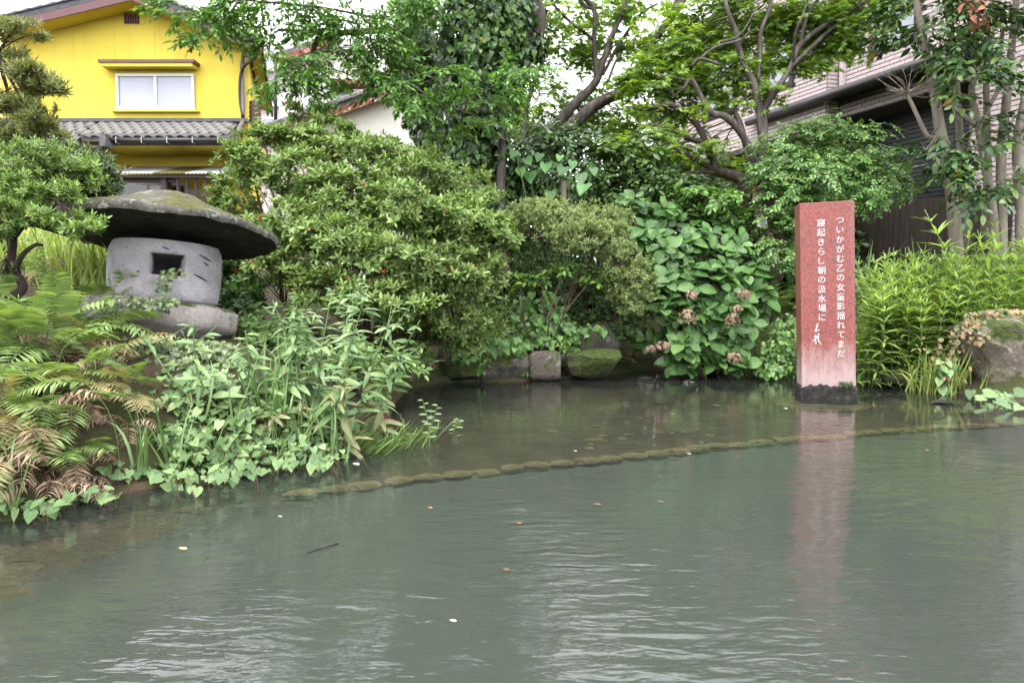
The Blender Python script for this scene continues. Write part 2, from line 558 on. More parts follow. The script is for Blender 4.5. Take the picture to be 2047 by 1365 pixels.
T_FROND = [frond_tpl(s, a, 16, w) for s, (a, w) in enumerate(((.8, .30), (1.0, .27), (1.2, .32), (.6, .25)))]
T_FRONDD = [frond_tpl(9 + s, a, 15, w, 1.0) for s, (a, w) in enumerate(((1.15, .24), (1.4, .21)))]

def blade_tpl(bend, seed, w=.018):
    V, F = [], []
    n = 6
    y = z = 0.0
    for i in range(n + 1):
        t = i / n
        el = 1.5 - bend * t ** 1.5
        ww = w * (1 - t ** 2.2) + .0008
        V += [(-ww, y, z), (ww, y + .0, z + .004)]
        y += math.cos(el) / n; z += math.sin(el) / n
    for i in range(n):
        a = 2 * i
        F += [(a, a + 1, a + 3), (a, a + 3, a + 2)]
    return Tpl(V, F)
T_BLADE = [blade_tpl(b, i) for i, b in enumerate((.4, .9, 1.6, 2.3))]
T_BLADEW = [blade_tpl(b, i, .028) for i, b in enumerate((.5, 1.2, 2.0))]

# ---------------------------------------------------------------- scatter
def unit(v):
    v = np.asarray(v, float)
    return v / (np.linalg.norm(v, axis=-1, keepdims=True) + 1e-9)

def frames(zdir, ydir=None, r=rng):
    """rotation matrices with local Z on zdir; local Y towards ydir (or random)"""
    z = unit(zdir)
    m = len(z)
    if ydir is None:
        ydir = r.normal(size=(m, 3))
    y = np.broadcast_to(np.asarray(ydir, float), z.shape)
    y = unit(y - (y * z).sum(1, keepdims=True) * z + 1e-6)
    x = np.cross(y, z)
    return np.stack([x, y, z], axis=2)

def scatter(name, parent, tpls, mat, pos, Rm, scale, nparts=0, part='leaf_sprig', stuff='foliage', r=rng):
    """the nparts nearest in view become parts of their own, the rest one joined part"""
    pos = np.asarray(pos); scale = np.broadcast_to(np.asarray(scale, float), (len(pos),))
    idx = r.integers(0, len(tpls), len(pos))
    isp = np.zeros(len(pos), bool)
    if nparts:
        px, py, f = project(pos)
        vis = (px > -10) & (px < 2060) & (py > -10) & (py < 1375) & (f > 0)
        dist = np.linalg.norm(pos - CAMP, axis=1) + np.where(vis, 0, 1e6)
        o = np.argsort(dist)[:nparts]
        isp[o[dist[o] < 1e5]] = True
    for i in np.nonzero(isp)[0]:
        M = np.eye(4); M[:3, :3] = Rm[i] * scale[i]; M[:3, 3] = pos[i]
        add_obj(part, tpls[idx[i]].get(part, mat), parent, Matrix(M.tolist()))
    Vs, Fs, Es, b = [], [], [], 0
    for k, t in enumerate(tpls):
        s = np.nonzero(~isp & (idx == k))[0]
        if not len(s): continue
        V = np.einsum('mij,nj->mni', Rm[s] * scale[s][:, None, None], t.V) + pos[s][:, None, :]
        nv = len(t.V)
        Fs.append((t.F[None] + (np.arange(len(s)) * nv)[:, None, None]).reshape(-1, 3) + b)
        Vs.append(V.reshape(-1, 3)); Es.append(np.tile(t.E, len(s))); b += len(s) * nv
    if Vs:
        o = add_obj(stuff, npmesh(stuff, np.vstack(Vs), np.vstack(Fs), mat, True, np.concatenate(Es)), parent)
        o['kind'] = 'stuff'
        return o

def ball(m, r=rng, shell=0.5):
    d = unit(r.normal(size=(m, 3)))
    return d * (shell + (1 - shell) * r.random((m, 1))) ** 1.0

def blob_points(blobs, dens=1.0, depth=1.0, shell=.35, r=rng, up=.55, clump=.0):
    """blobs: (px, py, D, rx_px, ry_px, n) -> positions, outward directions, blob id"""
    Ps, Ns, Id = [], [], []
    for i, b in enumerate(blobs):
        px, py, D, rx, ry, n = b[:6]
        dz = b[6] if len(b) > 6 else depth
        c = P(px, py, D)
        k = D / FPX
        m = max(3, int(n * dens))
        q = ball(m, r, shell)
        if clump:
            g = unit(r.normal(size=(max(4, m // 9), 3)))
            q = g[r.integers(0, len(g), m)] * r.uniform(.55, 1.05, (m, 1)) + r.normal(size=(m, 3)) * clump
        rad = np.array([rx * k, .5 * (rx + ry) * k * dz, ry * k])
        Ps.append(c + q * rad)
        Ns.append(unit(q / rad * rad.mean() * .55 + np.array([0, -.15, up]) + r.normal(size=(m, 3)) * .28))
        Id.append(np.full(m, i))
    return np.vstack(Ps), np.vstack(Ns), np.concatenate(Id)

def twigs(name, parent, mat, base, blobs, per=5, r0=.02, depth=1.0, r=rng, r1=.004):
    """woody frame: curved limbs from the base to every blob, then fine twigs"""
    mb = MB()
    base = np.asarray(base, float)
    for b in blobs:
        c = P(b[0], b[1], b[2]); k = b[2] / FPX
        mid = base * .45 + c * .55 + r.normal(size=3) * .12 * np.linalg.norm(c - base) + np.array([0, 0, -.06])
        s = spline([base, mid, c], 5)
        mb.tube(s, np.linspace(r0, r1 * 1.8, len(s)), 5)
        rad = np.array([b[3] * k, .5 * (b[3] + b[4]) * k * depth, b[4] * k])
        for _ in range(per):
            e = c + ball(1, r, .7)[0] * rad * .95
            st = s[r.integers(len(s) // 2, len(s))]
            mm = (st + e) / 2 + r.normal(size=3) * .1 * np.linalg.norm(e - st)
            q = spline([st, mm, e], 3)
            mb.tube(q, np.linspace(r1 * 1.5, r1 * .5, len(q)), 4)
    return mb.build(name, mat, parent, True)

# ---------------------------------------------------------------- ground, shelf, silt sheet, water
BANK = [PZ(x, y) for x, y in ((0, 1040), (60, 1032), (190, 992), (330, 968), (500, 948), (620, 930), (705, 905), (750, 880), (765, 850), (785, 800), (810, 778), (880, 762), (1000, 764), (1110, 756), (1230, 746), (1320, 738), (1420, 738), (1560, 748), (1720, 764), (1800, 768), (1900, 782), (2047, 806))]
BANK = [np.array((-40, 1.2, 0)), np.array((-9, 1.9, 0)), np.array((-4, 2.4, 0))] + BANK + [np.array((6.5, 6.0, 0)), np.array((10, 5.6, 0)), np.array((40, 5.0, 0))]
BANK = np.array(BANK)[:, :2]
LEDGE_PX = [(-260, 1275), (0, 1190), (200, 1112), (380, 1042), (560, 992), (740, 963), (900, 946), (1100, 926), (1300, 906), (1450, 889), (1600, 876), (1800, 857), (2000, 846), (2250, 838)]
LEDGE = np.array([[-40, -.4], [-6, .9]] + [PZ(x, y, -.05)[:2].tolist() for x, y in LEDGE_PX] + [[9, 5.0], [40, 4.4]])

def sdist(x, y, line):
    """distance to a polyline running left to right, positive on its far side"""
    x, y = np.asarray(x, float), np.asarray(y, float)
    best = np.full(x.shape, 1e9); sg = np.ones(x.shape)
    for a, b in zip(line[:-1], line[1:]):
        d = b - a; L2 = d @ d
        t = np.clip(((x - a[0]) * d[0] + (y - a[1]) * d[1]) / L2, 0, 1)
        ex, ey = x - a[0] - t * d[0], y - a[1] - t * d[1]
        q = np.hypot(ex, ey)
        c = d[0] * (y - a[1]) - d[1] * (x - a[0])
        u = q < best - 1e-9
        best = np.where(u, q, best); sg = np.where(u, np.sign(c), sg)
    return best * sg

def fbm(x, y, s, seed=0.0):
    return np.array([noise.fractal(Vector((a * s, b * s, seed)), 1.0, 2.0, 4) for a, b in zip(np.ravel(x), np.ravel(y))]).reshape(np.shape(x))

def ground_z(x, y, nz=None):
    d = sdist(x, y, BANK)
    e = sdist(x, y, LEDGE)
    n = 0 if nz is None else nz
    lf = smooth(-.4, -1.2, np.asarray(x, float))
    land = .03 + (.09 + .13 * lf) * smooth(0, .35, d) + (.14 + .2 * lf) * np.clip(d, 0, 8) + .04 * n
    land = np.minimum(land, 1.2 + .05 * n)
    shelf = -.10 + .03 * n - .03 * smooth(0, 1.5, -d)
    z = np.where(d > 0, land, np.where(d > -.12, .03 + (shelf - .03) * smooth(0, .12, -d), shelf))
    z = np.where(e < .02, -.4, z)
    far = smooth(-6.2, -7.4, np.asarray(y, float))
    return z * (1 - far) + far * (.9)

def PG(px, py, lift=0.0):
    """where the line of sight through a photo pixel meets the bank"""
    Dd = np.linspace(1.6, 14, 500)
    d = ray(px, py)
    q = CAMP[None] + d[None] * (Dd / d[1])[:, None]
    k = np.nonzero(q[:, 2] - lift < np.maximum(ground_z(q[:, 0], q[:, 1]), 0))[0]
    return q[k[0]] if len(k) else q[-1]

def gz(x, y):
    return float(ground_z(np.array([x]), np.array([y]))[0])

xs = np.unique(np.concatenate([np.linspace(-400, -12, 14), np.linspace(-12, -4, 33), np.linspace(-4, 5, 151), np.linspace(5, 12, 29), np.linspace(12, 400, 14)]))
ys = np.unique(np.concatenate([np.linspace(-400, -9, 8), np.linspace(-9, 1, 25), np.linspace(1, 9.5, 143), np.linspace(9.5, 24, 40), np.linspace(24, 400, 14)]))
GX, GY = np.meshgrid(xs, ys)
near = (np.abs(GX) < 13) & (GY > -9) & (GY < 24)
NZ = np.zeros(GX.shape)
NZ[near] = fbm(GX[near], GY[near], 2.2)
GZ = ground_z(GX, GY, NZ)
nx, ny = len(xs), len(ys)
I = np.arange(nx * ny).reshape(ny, nx)
GF = np.stack([I[:-1, :-1], I[:-1, 1:], I[1:, 1:], I[1:, :-1]], -1).reshape(-1, 4)

def soil_mat():
    m, nt, N, L, bs = mat_new('bank_soil')
    a = noise_node(nt, 5, 8, .65)
    cr = ramp(nt, [(.25, (.022, .017, .010)), (.5, (.048, .036, .022)), (.75, (.08, .06, .037))])
    L.new(a.outputs[0], cr.inputs[0])
    b = noise_node(nt, 1.7, 5, .6)
    mr = ramp(nt, [(.45, (0, 0, 0)), (.6, (1, 1, 1))])
    L.new(b.outputs[0], mr.inputs[0])
    mx = N.new('ShaderNodeMixRGB')
    L.new(mr.outputs[0], mx.inputs[0]); L.new(cr.outputs[0], mx.inputs[1])
    mx.inputs[2].default_value = (.032, .045, .013, 1)
    L.new(mx.outputs[0], bs.inputs['Base Color'])
    bs.inputs['Roughness'].default_value = .95
    bs.inputs['Specular IOR Level'].default_value = .15
    c = noise_node(nt, 30, 6, .7)
    bp = N.new('ShaderNodeBump'); bp.inputs['Strength'].default_value = .8; bp.inputs['Distance'].default_value = .03
    L.new(c.outputs[0], bp.inputs['Height']); L.new(bp.outputs[0], bs.inputs['Normal'])
    return m
g = add_obj('ground', npmesh('ground', np.stack([GX, GY, GZ], -1).reshape(-1, 3), GF, soil_mat(), True))
setp(g, 'brown earth bank rising from the pond behind the stones', 'ground', kind='structure')

shm = noise_mat('brown_silt_shelf', [(.3, (.06, .047, .028)), (.5, (.10, .08, .048)), (.75, (.16, .13, .08))], 3.5, 7, .95, .5, .02, 14)
gc = GF[:, 0]
fx, fy = GX.ravel()[GF].mean(1), GY.ravel()[GF].mean(1)
sel = (np.abs(fx) < 11) & (fy > .3) & (fy < 9.6)
sel[sel] = (sdist(fx[sel], fy[sel], BANK) < -.05) & (sdist(fx[sel], fy[sel], LEDGE) > .05)
sv = np.stack([GX, GY, GZ + .006], -1).reshape(-1, 3)
sel &= GZ.ravel()[GF].max(1) < -.05
used, inv = np.unique(GF[sel].ravel(), return_inverse=True)
sh_ = add_obj('silt_shelf', npmesh('silt_shelf', sv[used], inv.reshape(-1, 4), shm, True))
setp(sh_, 'brown silty shelf under shallow water between the bank and the submerged stones', 'canal shelf', kind='structure')

siltm = noise_mat('suspended_silt_sheet', [(.3, (.110, .134, .133)), (.7, (.128, .153, .150))], .5, 4, .95, .1, .02)
bx, by = np.meshgrid(np.concatenate([np.linspace(-45, -4.2, 60), np.linspace(-4, 4.5, 190), np.linspace(4.7, 45, 60)]), np.concatenate([np.linspace(-9, .8, 40), np.linspace(.9, 7, 140)]))
bi = np.arange(bx.size).reshape(bx.shape)
be = sdist(bx, by, LEDGE)
# added sheet standing for suspended silt, thinning out towards the shallow left shelf
lw = smooth(-.4, -1.0, bx)
wid = .10 + .55 * lw
nzb = np.array([noise.fractal(Vector((a * 2.5, b * 2.5, 3)), 1.0, 2.0, 3) for a, b in zip(bx.ravel(), by.ravel())]).reshape(bx.shape)
alpha = 1 - smooth(.0, 1.0, (be + wid * .45 - .03 + .12 * lw * nzb) / wid)
bz = np.where(be < .12 + .5 * lw, -.085, -.3)
bed = add_obj('silt_sheet', npmesh('silt_sheet', np.stack([bx, by, bz], -1).reshape(-1, 3), np.stack([bi[:-1, :-1], bi[:-1, 1:], bi[1:, 1:], bi[1:, :-1]], -1).reshape(-1, 4), siltm))
at_ = bed.data.attributes.new('silt', 'FLOAT', 'POINT')
at_.data.foreach_set('value', alpha.ravel().astype(np.float32))
_n, _l = siltm.node_tree.nodes, siltm.node_tree.links
_a = _n.new('ShaderNodeAttribute'); _a.attribute_name = 'silt'
_t = _n.new('ShaderNodeBsdfTransparent'); _m = _n.new('ShaderNodeMixShader')
_l.new(_a.outputs['Fac'], _m.inputs[0]); _l.new(_t.outputs[0], _m.inputs[1]); _l.new(_n['Principled BSDF'].outputs[0], _m.inputs[2])
_l.new(_m.outputs[0], _n['Material Output'].inputs['Surface'])
setp(bed, 'grey green sheet standing for silt suspended in the canal water', 'canal bed', kind='structure')

def water_mat():
    m, nt, N, L, bs = mat_new('murky_canal_water')
    N.remove(bs)
    out = N['Material Output']
    tc = N.new('ShaderNodeTexCoord')
    def wave(scale, vs, dist, detail=2):
        mp = N.new('ShaderNodeMapping'); mp.inputs['Scale'].default_value = vs
        L.new(tc.outputs['Object'], mp.inputs[0])
        n = N.new('ShaderNodeTexNoise'); n.inputs['Scale'].default_value = scale; n.inputs['Detail'].default_value = detail
        n.inputs['Distortion'].default_value = dist
        L.new(mp.outputs[0], n.inputs['Vector'])
        return n.outputs[0]
    w1 = wave(2.2, (1, 1.5, 1), .6)
    w2 = wave(9, (.6, 1.5, 1), .5)
    w3 = wave(24, (.5, 1.4, 1), .3)
    w4 = wave(70, (.5, 1.3, 1), .2)
    patch = wave(.75, (1, .8, 1), 0, 1)
    pr = N.new('ShaderNodeMapRange'); pr.inputs[1].default_value, pr.inputs[2].default_value = .42, .62
    pr.inputs[3].default_value, pr.inputs[4].default_value = .35, 1.5
    L.new(patch, pr.inputs[0])
    sxy = N.new('ShaderNodeSeparateXYZ'); L.new(tc.outputs['Object'], sxy.inputs[0])
    fade = N.new('ShaderNodeMapRange'); fade.inputs[1].default_value, fade.inputs[2].default_value = 2.2, 6.0
    fade.inputs[3].default_value, fade.inputs[4].default_value = 1.5, .28
    L.new(sxy.outputs['Y'], fade.inputs[0])
    def ma(op, a, b):
        n = N.new('ShaderNodeMath'); n.operation = op
        for i, q in enumerate((a, b)):
            if isinstance(q, (int, float)): n.inputs[i].default_value = q
            else: L.new(q, n.inputs[i])
        return n.outputs[0]
    small = ma('ADD', ma('ADD', ma('MULTIPLY', w2, .15), ma('MULTIPLY', w3, .05)), ma('MULTIPLY', w4, .010))
    h = ma('MULTIPLY', fade.outputs[0], ma('ADD', ma('MULTIPLY', w1, .14), ma('MULTIPLY', small, pr.outputs[0])))
    bp = N.new('ShaderNodeBump'); bp.inputs['Strength'].default_value = 1.0; bp.inputs['Distance'].default_value = .034
    L.new(h, bp.inputs['Height'])
    gl = N.new('ShaderNodeBsdfGlossy'); gl.inputs['Roughness'].default_value = .015
    L.new(bp.outputs[0], gl.inputs['Normal'])
    fr = N.new('ShaderNodeFresnel'); fr.inputs['IOR'].default_value = 1.5
    L.new(bp.outputs[0], fr.inputs['Normal'])
    tr = N.new('ShaderNodeBsdfTransparent'); tr.inputs['Color'].default_value = (.80, .80, .70, 1)
    df = N.new('ShaderNodeBsdfDiffuse'); df.inputs['Color'].default_value = (.070, .082, .078, 1)
    m1 = N.new('ShaderNodeMixShader'); m1.inputs[0].default_value = .16
    L.new(tr.outputs[0], m1.inputs[1]); L.new(df.outputs[0], m1.inputs[2])
    m2 = N.new('ShaderNodeMixShader')
    L.new(fr.outputs[0], m2.inputs[0]); L.new(m1.outputs[0], m2.inputs[1]); L.new(gl.outputs[0], m2.inputs[2])
    L.new(m2.outputs[0], out.inputs['Surface'])
    return m
wx, wy = np.meshgrid(np.linspace(-44, 44, 23), np.linspace(-8, 10.5, 12))
wi = np.arange(wx.size).reshape(wx.shape)
wt = add_obj('water', npmesh('water', np.stack([wx, wy, 0 * wx], -1).reshape(-1, 3), np.stack([wi[:-1, :-1], wi[:-1, 1:], wi[1:, 1:], wi[1:, :-1]], -1).reshape(-1, 4), water_mat()))
setp(wt, 'murky grey green canal water with ripples', 'water', kind='structure')
# ---------------------------------------------------------------- buildings
def quad_between(o, ax, az, t):
    pass

MT['yellow'] = noise_mat('yellow_render', [(.3, (.80, .61, .07)), (.7, (.85, .67, .10))], 1.3, 4, .75, .15, .004, 60)
MT['barge'] = plain('plum_brown_board', (.16, .075, .085), .6)
MT['brownw'] = plain('dark_brown_timber', (.045, .03, .03), .7)
MT['tile'] = noise_mat('grey_roof_tile', [(.3, (.07, .068, .07)), (.5, (.14, .135, .135)), (.75, (.27, .25, .23))], 5, 6, .6, .3, .01)
MT['tiled'] = noise_mat('dark_roof_tile', [(.3, (.05, .052, .06)), (.7, (.12, .12, .13))], 5, 5, .5, .2, .01)
MT['gutter'] = plain('dark_plastic_gutter', (.028, .025, .026), .35)
MT['pipe'] = plain('grey_brown_pipe', (.12, .095, .09), .4)
MT['alu'] = plain('white_aluminium', (.75, .75, .75), .35, var=.03)
MT['cream'] = noise_mat('cream_render', [(.3, (.66, .63, .57)), (.7, (.76, .74, .69))], 3, 5, .85, .15, .004)
MT['redpaint'] = noise_mat('peeling_red_paint', [(.42, (.21, .05, .04)), (.55, (.27, .09, .07)), (.68, (.5, .45, .42))], 9, 8, .75, .3, .01)
MT['corrug'] = noise_mat('corrugated_sheet', [(.3, (.42, .42, .45)), (.7, (.62, .62, .65))], 3, 4, .4, .1, .005)
MT['corrugb'] = noise_mat('brown_corrugated_sheet', [(.3, (.12, .10, .04)), (.7, (.2, .17, .08))], 3, 4, .5, .1, .005)
MT['navy'] = plain('navy_shutter_slat', (.010, .012, .022), .4)
MT['fencew'] = noise_mat('weathered_fence_board', [(.3, (.03, .021, .017)), (.7, (.065, .048, .038))], 7, 6, .85, .4, .01, vscale=(3, 3, .4))
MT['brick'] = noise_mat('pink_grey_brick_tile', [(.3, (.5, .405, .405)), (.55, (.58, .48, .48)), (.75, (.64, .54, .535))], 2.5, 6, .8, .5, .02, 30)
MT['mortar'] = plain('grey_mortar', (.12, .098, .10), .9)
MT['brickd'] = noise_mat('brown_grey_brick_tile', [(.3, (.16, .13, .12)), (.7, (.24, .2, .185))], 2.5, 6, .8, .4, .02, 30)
MT['orange'] = plain('orange_door_paint', (.55, .14, .03), .45)
MT['aptw'] = plain('pale_pink_cladding', (.55, .46, .47), .8)

def glass_mat(name, col, rough=.15):
    m, nt, N, L, bs = mat_new(name)
    nz = noise_node(nt, 1.5, 3, .5, vscale=(1, 1, .4))
    cr = ramp(nt, [(.3, tuple(c * .85 * G for c in col)), (.7, dim(col))])
    L.new(nz.outputs[0], cr.inputs[0]); L.new(cr.outputs[0], bs.inputs['Base Color'])
    bs.inputs['Roughness'].default_value = rough
    bs.inputs['Specular IOR Level'].default_value = .6
    return m
MT['frost'] = glass_mat('frosted_pane', (.42, .43, .52), .25)
MT['darkglass'] = glass_mat('dark_pane', (.06, .055, .05), .08)
MT['curtain'] = glass_mat('curtained_pane', (.28, .3, .36), .12)

HD = 16.5
def hp(px, py, D=HD): return P(px, py, D)

def weathered(m, amt=.5, col=(.35, .27, .1)):
    nt = m.node_tree; N, L = nt.nodes, nt.links
    bs = N['Principled BSDF']
    src = bs.inputs['Base Color'].links[0].from_socket
    nz = noise_node(nt, 1.0, 6, .6, vscale=(5, 5, .35))
    r_ = ramp(nt, [(.52, (0, 0, 0)), (.78, (amt, amt, amt))])
    L.new(nz.outputs[0], r_.inputs[0])
    mx = N.new('ShaderNodeMixRGB'); L.new(r_.outputs[0], mx.inputs[0]); L.new(src, mx.inputs[1]); mx.inputs[2].default_value = (*dim(col), 1)
    L.new(mx.outputs[0], bs.inputs['Base Color'])
weathered(MT['yellow'], .22)
weathered(MT['cream'], .3, (.3, .27, .22))

def yellow_house():
    h = thing('yellow_house', 'bright yellow two-storey house with plum gable boards and grey tiled lower roof', 'house', (*hp(262, 300)[:2], 1.0))
    back = lambda d: np.array([-.282 * d, d, 0])
    zlow = 1.0
    pl = [hp(0, 76), hp(262, 13), hp(497, 92), hp(497, 300), hp(0, 300)]
    MB().prism(pl, back(5)).build('upper_wall', MT['yellow'], h)
    lw = [hp(-20, 286, 16.9), hp(503, 286, 16.9), np.array([hp(503, 286, 16.9)[0], 16.9, zlow]), np.array([hp(-20, 286, 16.9)[0], 16.9, zlow])]
    MB().prism(lw, back(4)).build('lower_wall', MT['yellow'], h)
    # vertical panel joints of the render: thin raised battens
    for x, y0 in ((145, 49), (227, 24), (308, 32), (384, 58)):
        a, b = hp(x, y0 + 4), hp(x, 240)
        MB().box(a[0] - .006, a[0] + .006, HD - .006, HD + .01, b[2], a[2]).build('panel_joint', MT['yellow'], h)
    # gable roof
    for (x0, y0), (x1, y1) in (((-14, 50), (262, -16)), ((262, -16), (522, 88))):
        a, b = hp(x0, y0, 15.95), hp(x1, y1, 15.95)
        up = np.array([0, 0, .11])
        r = MB().prism([a, b, b + up, a + up], back(6)).build('roof_slope', MT['tiled'], h)
        n = 22
        d = (b - a) / n
        for i in range(n):
            o = a + d * i + up + np.array([0, -.03, .004])
            MB().obox(o, d * .96, (0, .2, 0), (0, 0, .035 + .012 * (i % 2))).build('verge_tile', MT['tiled'], r)
        a2, b2 = a - np.array([0, 0, .006]), b - np.array([0, 0, .006])
        dn = np.array([0, 0, -.16])
        MB().prism([a2 + dn, b2 + dn, b2, a2], (0, .035, 0)).build('barge_board', MT['barge'], h)
        e = np.array([0, .04, 0])
        MB().prism([a2 + dn * .9 + e, b2 + dn * .9 + e, b2 + dn * .5 + e, a2 + dn * .5 + e], (0, .5, 0)).build('soffit', MT['yellow'], h)
    # eave fascia running back along the right side
    a = hp(521, 90, 15.97)
    MB().obox(a + np.array([.004, 0, -.13]), (.05, 0, 0), back(5.8), (0, 0, .19)).build('eave_fascia', MT['brownw'], h)
    MB().obox(hp(500, 98, 16.2) + np.array([0, 0, -.05]), (.22, 0, 0), back(5), (0, 0, .04)).build('side_soffit', MT['yellow'], h)
    # vent grille
    a, b = hp(249, 47), hp(278, 31)
    v = MB().box(a[0], b[0], HD - .02, HD + .01, a[2], b[2]).build('vent_grille', MT['brownw'], h)
    for i in range(6):
        x = a[0] + (b[0] - a[0]) * (i + .5) / 6
        MB().box(x - .012, x + .012, HD - .045, HD - .022, a[2] - .02, b[2] + .02).build('bar', MT['barge'], v)
    # window with hood
    x0, x1 = hp(237, 200)[0], hp(389, 200)[0]
    z0, z1 = hp(300, 219)[2], hp(300, 151)[2]
    w = MB().box(x0, x1, HD - .02, HD + .01, z0, z1).build('window', MT['alu'], h)
    xm = (x0 + x1) / 2
    for k, (a0, a1) in enumerate(((x0 + .045, xm - .02), (xm + .03, x1 - .045))):
        MB().box(a0, a1, HD - .03 - .004 * k, HD - .022 - .004 * k, z0 + .06, z1 - .05).build('pane', MT['frost'], w)
    fr = MB()
    fr.box(x0 - .02, x1 + .02, HD - .07, HD - .02, z0 - .03, z0 + .05).box(x0 - .02, x1 + .02, HD - .07, HD - .02, z1 - .04, z1 + .02)
    fr.box(x0 - .02, x0 + .035, HD - .066, HD - .02, z0 + .05, z1 - .04).box(x1 - .035, x1 + .02, HD - .066, HD - .02, z0 + .05, z1 - .04).box(xm - .025, xm + .035, HD - .06, HD - .02, z0 + .05, z1 - .04)
    fr.build('frame', MT['alu'], w)
    MB().box(x0 - .12, x1 + .12, HD - .11, HD - .002, z0 - .07, z0 - .033).build('sill', MT['yellow'], w)
    a, b = hp(212, 143), hp(400, 131)
    hd = MB().box(a[0], b[0], HD - .32, HD - .004, b[2] - .03, b[2] + .03).build('window_hood', MT['barge'], h)
    MB().box(a[0] + .05, b[0] - .05, HD - .29, HD - .006, a[2] + .02, b[2] - .034).build('hood_soffit', MT['yellow'], hd)
    # lower tiled roof: each tile a piece
    tv, tf = [], []
    na = 5
    for j, y in enumerate((0, .26)):
        for t in (0, .022):
            for i in range(na + 1):
                u = i / na
                tv.append((u * .225, y, t + .022 * math.sin(u * math.pi * 1.6) + (.03 if j else 0)))
    def vi(j, t, i): return (j * 2 + t) * (na + 1) + i
    for i in range(na):
        tf += [(vi(0, 1, i), vi(0, 1, i + 1), vi(1, 1, i + 1), vi(1, 1, i)), (vi(0, 0, i), vi(0, 0, i + 1), vi(0, 1, i + 1), vi(0, 1, i))]
    tmesh = bpy.data.meshes.new('roof_tile'); tmesh.from_pydata(tv, [], tf); tmesh.materials.append(MT['tile'])
    def tiled(xa, xb, ptop, peave, rows, name):
        xl = hp(xa, ptop[1], ptop[0])[0]; xr = hp(xb, ptop[1], ptop[0])[0]
        zt, ze = hp(300, ptop[1], ptop[0])[2], hp(300, peave[1], peave[0])[2]
        s = MB().prism([(xl, ptop[0], zt), (xl, peave[0], ze), (xl, peave[0], ze - .08), (xl, ptop[0], zt - .08)], (xr - xl, 0, 0)).build(name, MT['tiled'], h)
        n = int((xr - xl) / .22)
        for r in range(rows):
            f = r / rows
            y = peave[0] - .03 + (ptop[0] - peave[0]) * f; z = ze + (zt - ze) * f + .004
            sl = math.atan2(zt - ze, ptop[0] - peave[0])
            for c in range(n):
                M = Matrix.Translation((xl + c * .22 + (.11 if r % 2 else 0), y, z)) @ Matrix.Rotation(sl - .06, 4, 'X')
                add_obj('roof_tile', tmesh, s, M)
        return s
    tiled(205, 486, (16.45, 246), (15.6, 275), 6, 'lower_roof')
    tiled(-30, 202, (16.45, 246), (15.25, 291), 7, 'side_lower_roof')
    a, b = hp(-30, 246), hp(500, 241)
    MB().box(a[0], b[0], 16.28, 16.46, a[2] - .02, b[2]).build('ridge_cover', MT['tiled'], h)
    for y in (0, 1, 2, 3):
        q = hp(204, 271 + 6 * y, 15.5 - .07 * y)
        MB().box(q[0], q[0] + .12, q[1] - .1, q[1] + .25, q[2] - .05, q[2] + .02).build('verge_tile', MT['tile'], h)
    for xa, xb, y, D in ((214, 468, 281, 15.52), (-30, 200, 296, 15.2)):
        a, b = hp(xa, y, D), hp(xb, y, D)
        gt = MB().tube([a, b], [.055, .055], 8).build('gutter', MT['gutter'], h, True)
        MB().box(a[0], b[0], D + .1, D + .14, a[2] - .07, a[2] + .05).build('fascia', MT['brownw'], h)
        for i in range(5):
            x = a[0] + (b[0] - a[0]) * (i + .4) / 5
            MB().box(x - .006, x + .006, D - .062, D + .1, a[2] - .06, a[2] + .065).build('gutter_bracket', MT['corrug'], gt)
    MB().box(hp(205, 287, 15.7)[0], hp(500, 287, 15.7)[0], 15.75, 16.88, hp(0, 289, 15.7)[2] - .02, hp(0, 289, 15.7)[2] + .05).build('eave_soffit', MT['yellow'], h)
    # entrance canopy: corrugated sheets on dark beams
    for xa, xb, m in ((203, 300, 'corrug'), (301, 366, 'corrugb'), (367, 445, 'corrug')):
        p0, p1 = hp(xa, 347, 15.3), hp(xb, 347, 15.3)
        zt = hp(300, 329, 16.6)[2]
        nn = int((p1[0] - p0[0]) / .019)
        V, F = [], []
        for i in range(nn + 1):
            x = p0[0] + (p1[0] - p0[0]) * i / nn
            zz = .012 * math.sin(i * math.pi / 2)
            V += [(x, 15.3, p0[2] + zz), (x, 16.88, zt + zz)]
        for i in range(nn): F.append((2 * i, 2 * i + 2, 2 * i + 3, 2 * i + 1))
        MB().add(V, F).build('canopy_sheet', MT[m], h, True)
    a, b = hp(205, 360, 15.4), hp(452, 349, 15.4)
    MB().box(a[0], b[0], 15.36, 15.46, a[2] + .04, b[2] - .02).build('canopy_beam', MT['brownw'], h)
    a, b = hp(222, 365, 15.5), hp(350, 352, 15.5)
    MB().box(a[0], b[0], 15.48, 15.56, a[2], b[2]).build('canopy_beam', MT['brownw'], h)
    for x0_, x1_, y in ((321, 331, 15.42), (333, 339, 15.9), (352, 356, 15.42), (371, 374, 15.42), (389, 392, 15.42), (407, 410, 15.42), (426, 429, 15.42)):
        a, b = hp(x0_, 352, y), hp(x1_, 352, y)
        MB().box(a[0], b[0], y, y + .09, zlow - .1, a[2]).build('post', MT['brownw'], h)
    # ground floor window and picket lattice
    a, b = hp(226, 405, 16.85), hp(372, 366, 16.85)
    w = MB().box(a[0], b[0], 16.84, 16.89, a[2] - .6, b[2]).build('lower_window', MT['cream'], h)
    xm = (a[0] + b[0]) / 2
    for q0, q1 in ((a[0] + .05, xm - .03), (xm + .03, b[0] - .05)):
        MB().box(q0, q1, 16.82, 16.838, a[2] - .55, b[2] - .06).build('pane', MT['darkglass'], w)
    for i in range(17):
        q = hp(371 + i * 4.2, 378 + (i % 3), 15.2)
        MB().box(q[0], q[0] + .018, 15.2, 15.22, zlow - .1, q[2]).build('picket', MT['brownw'], h)
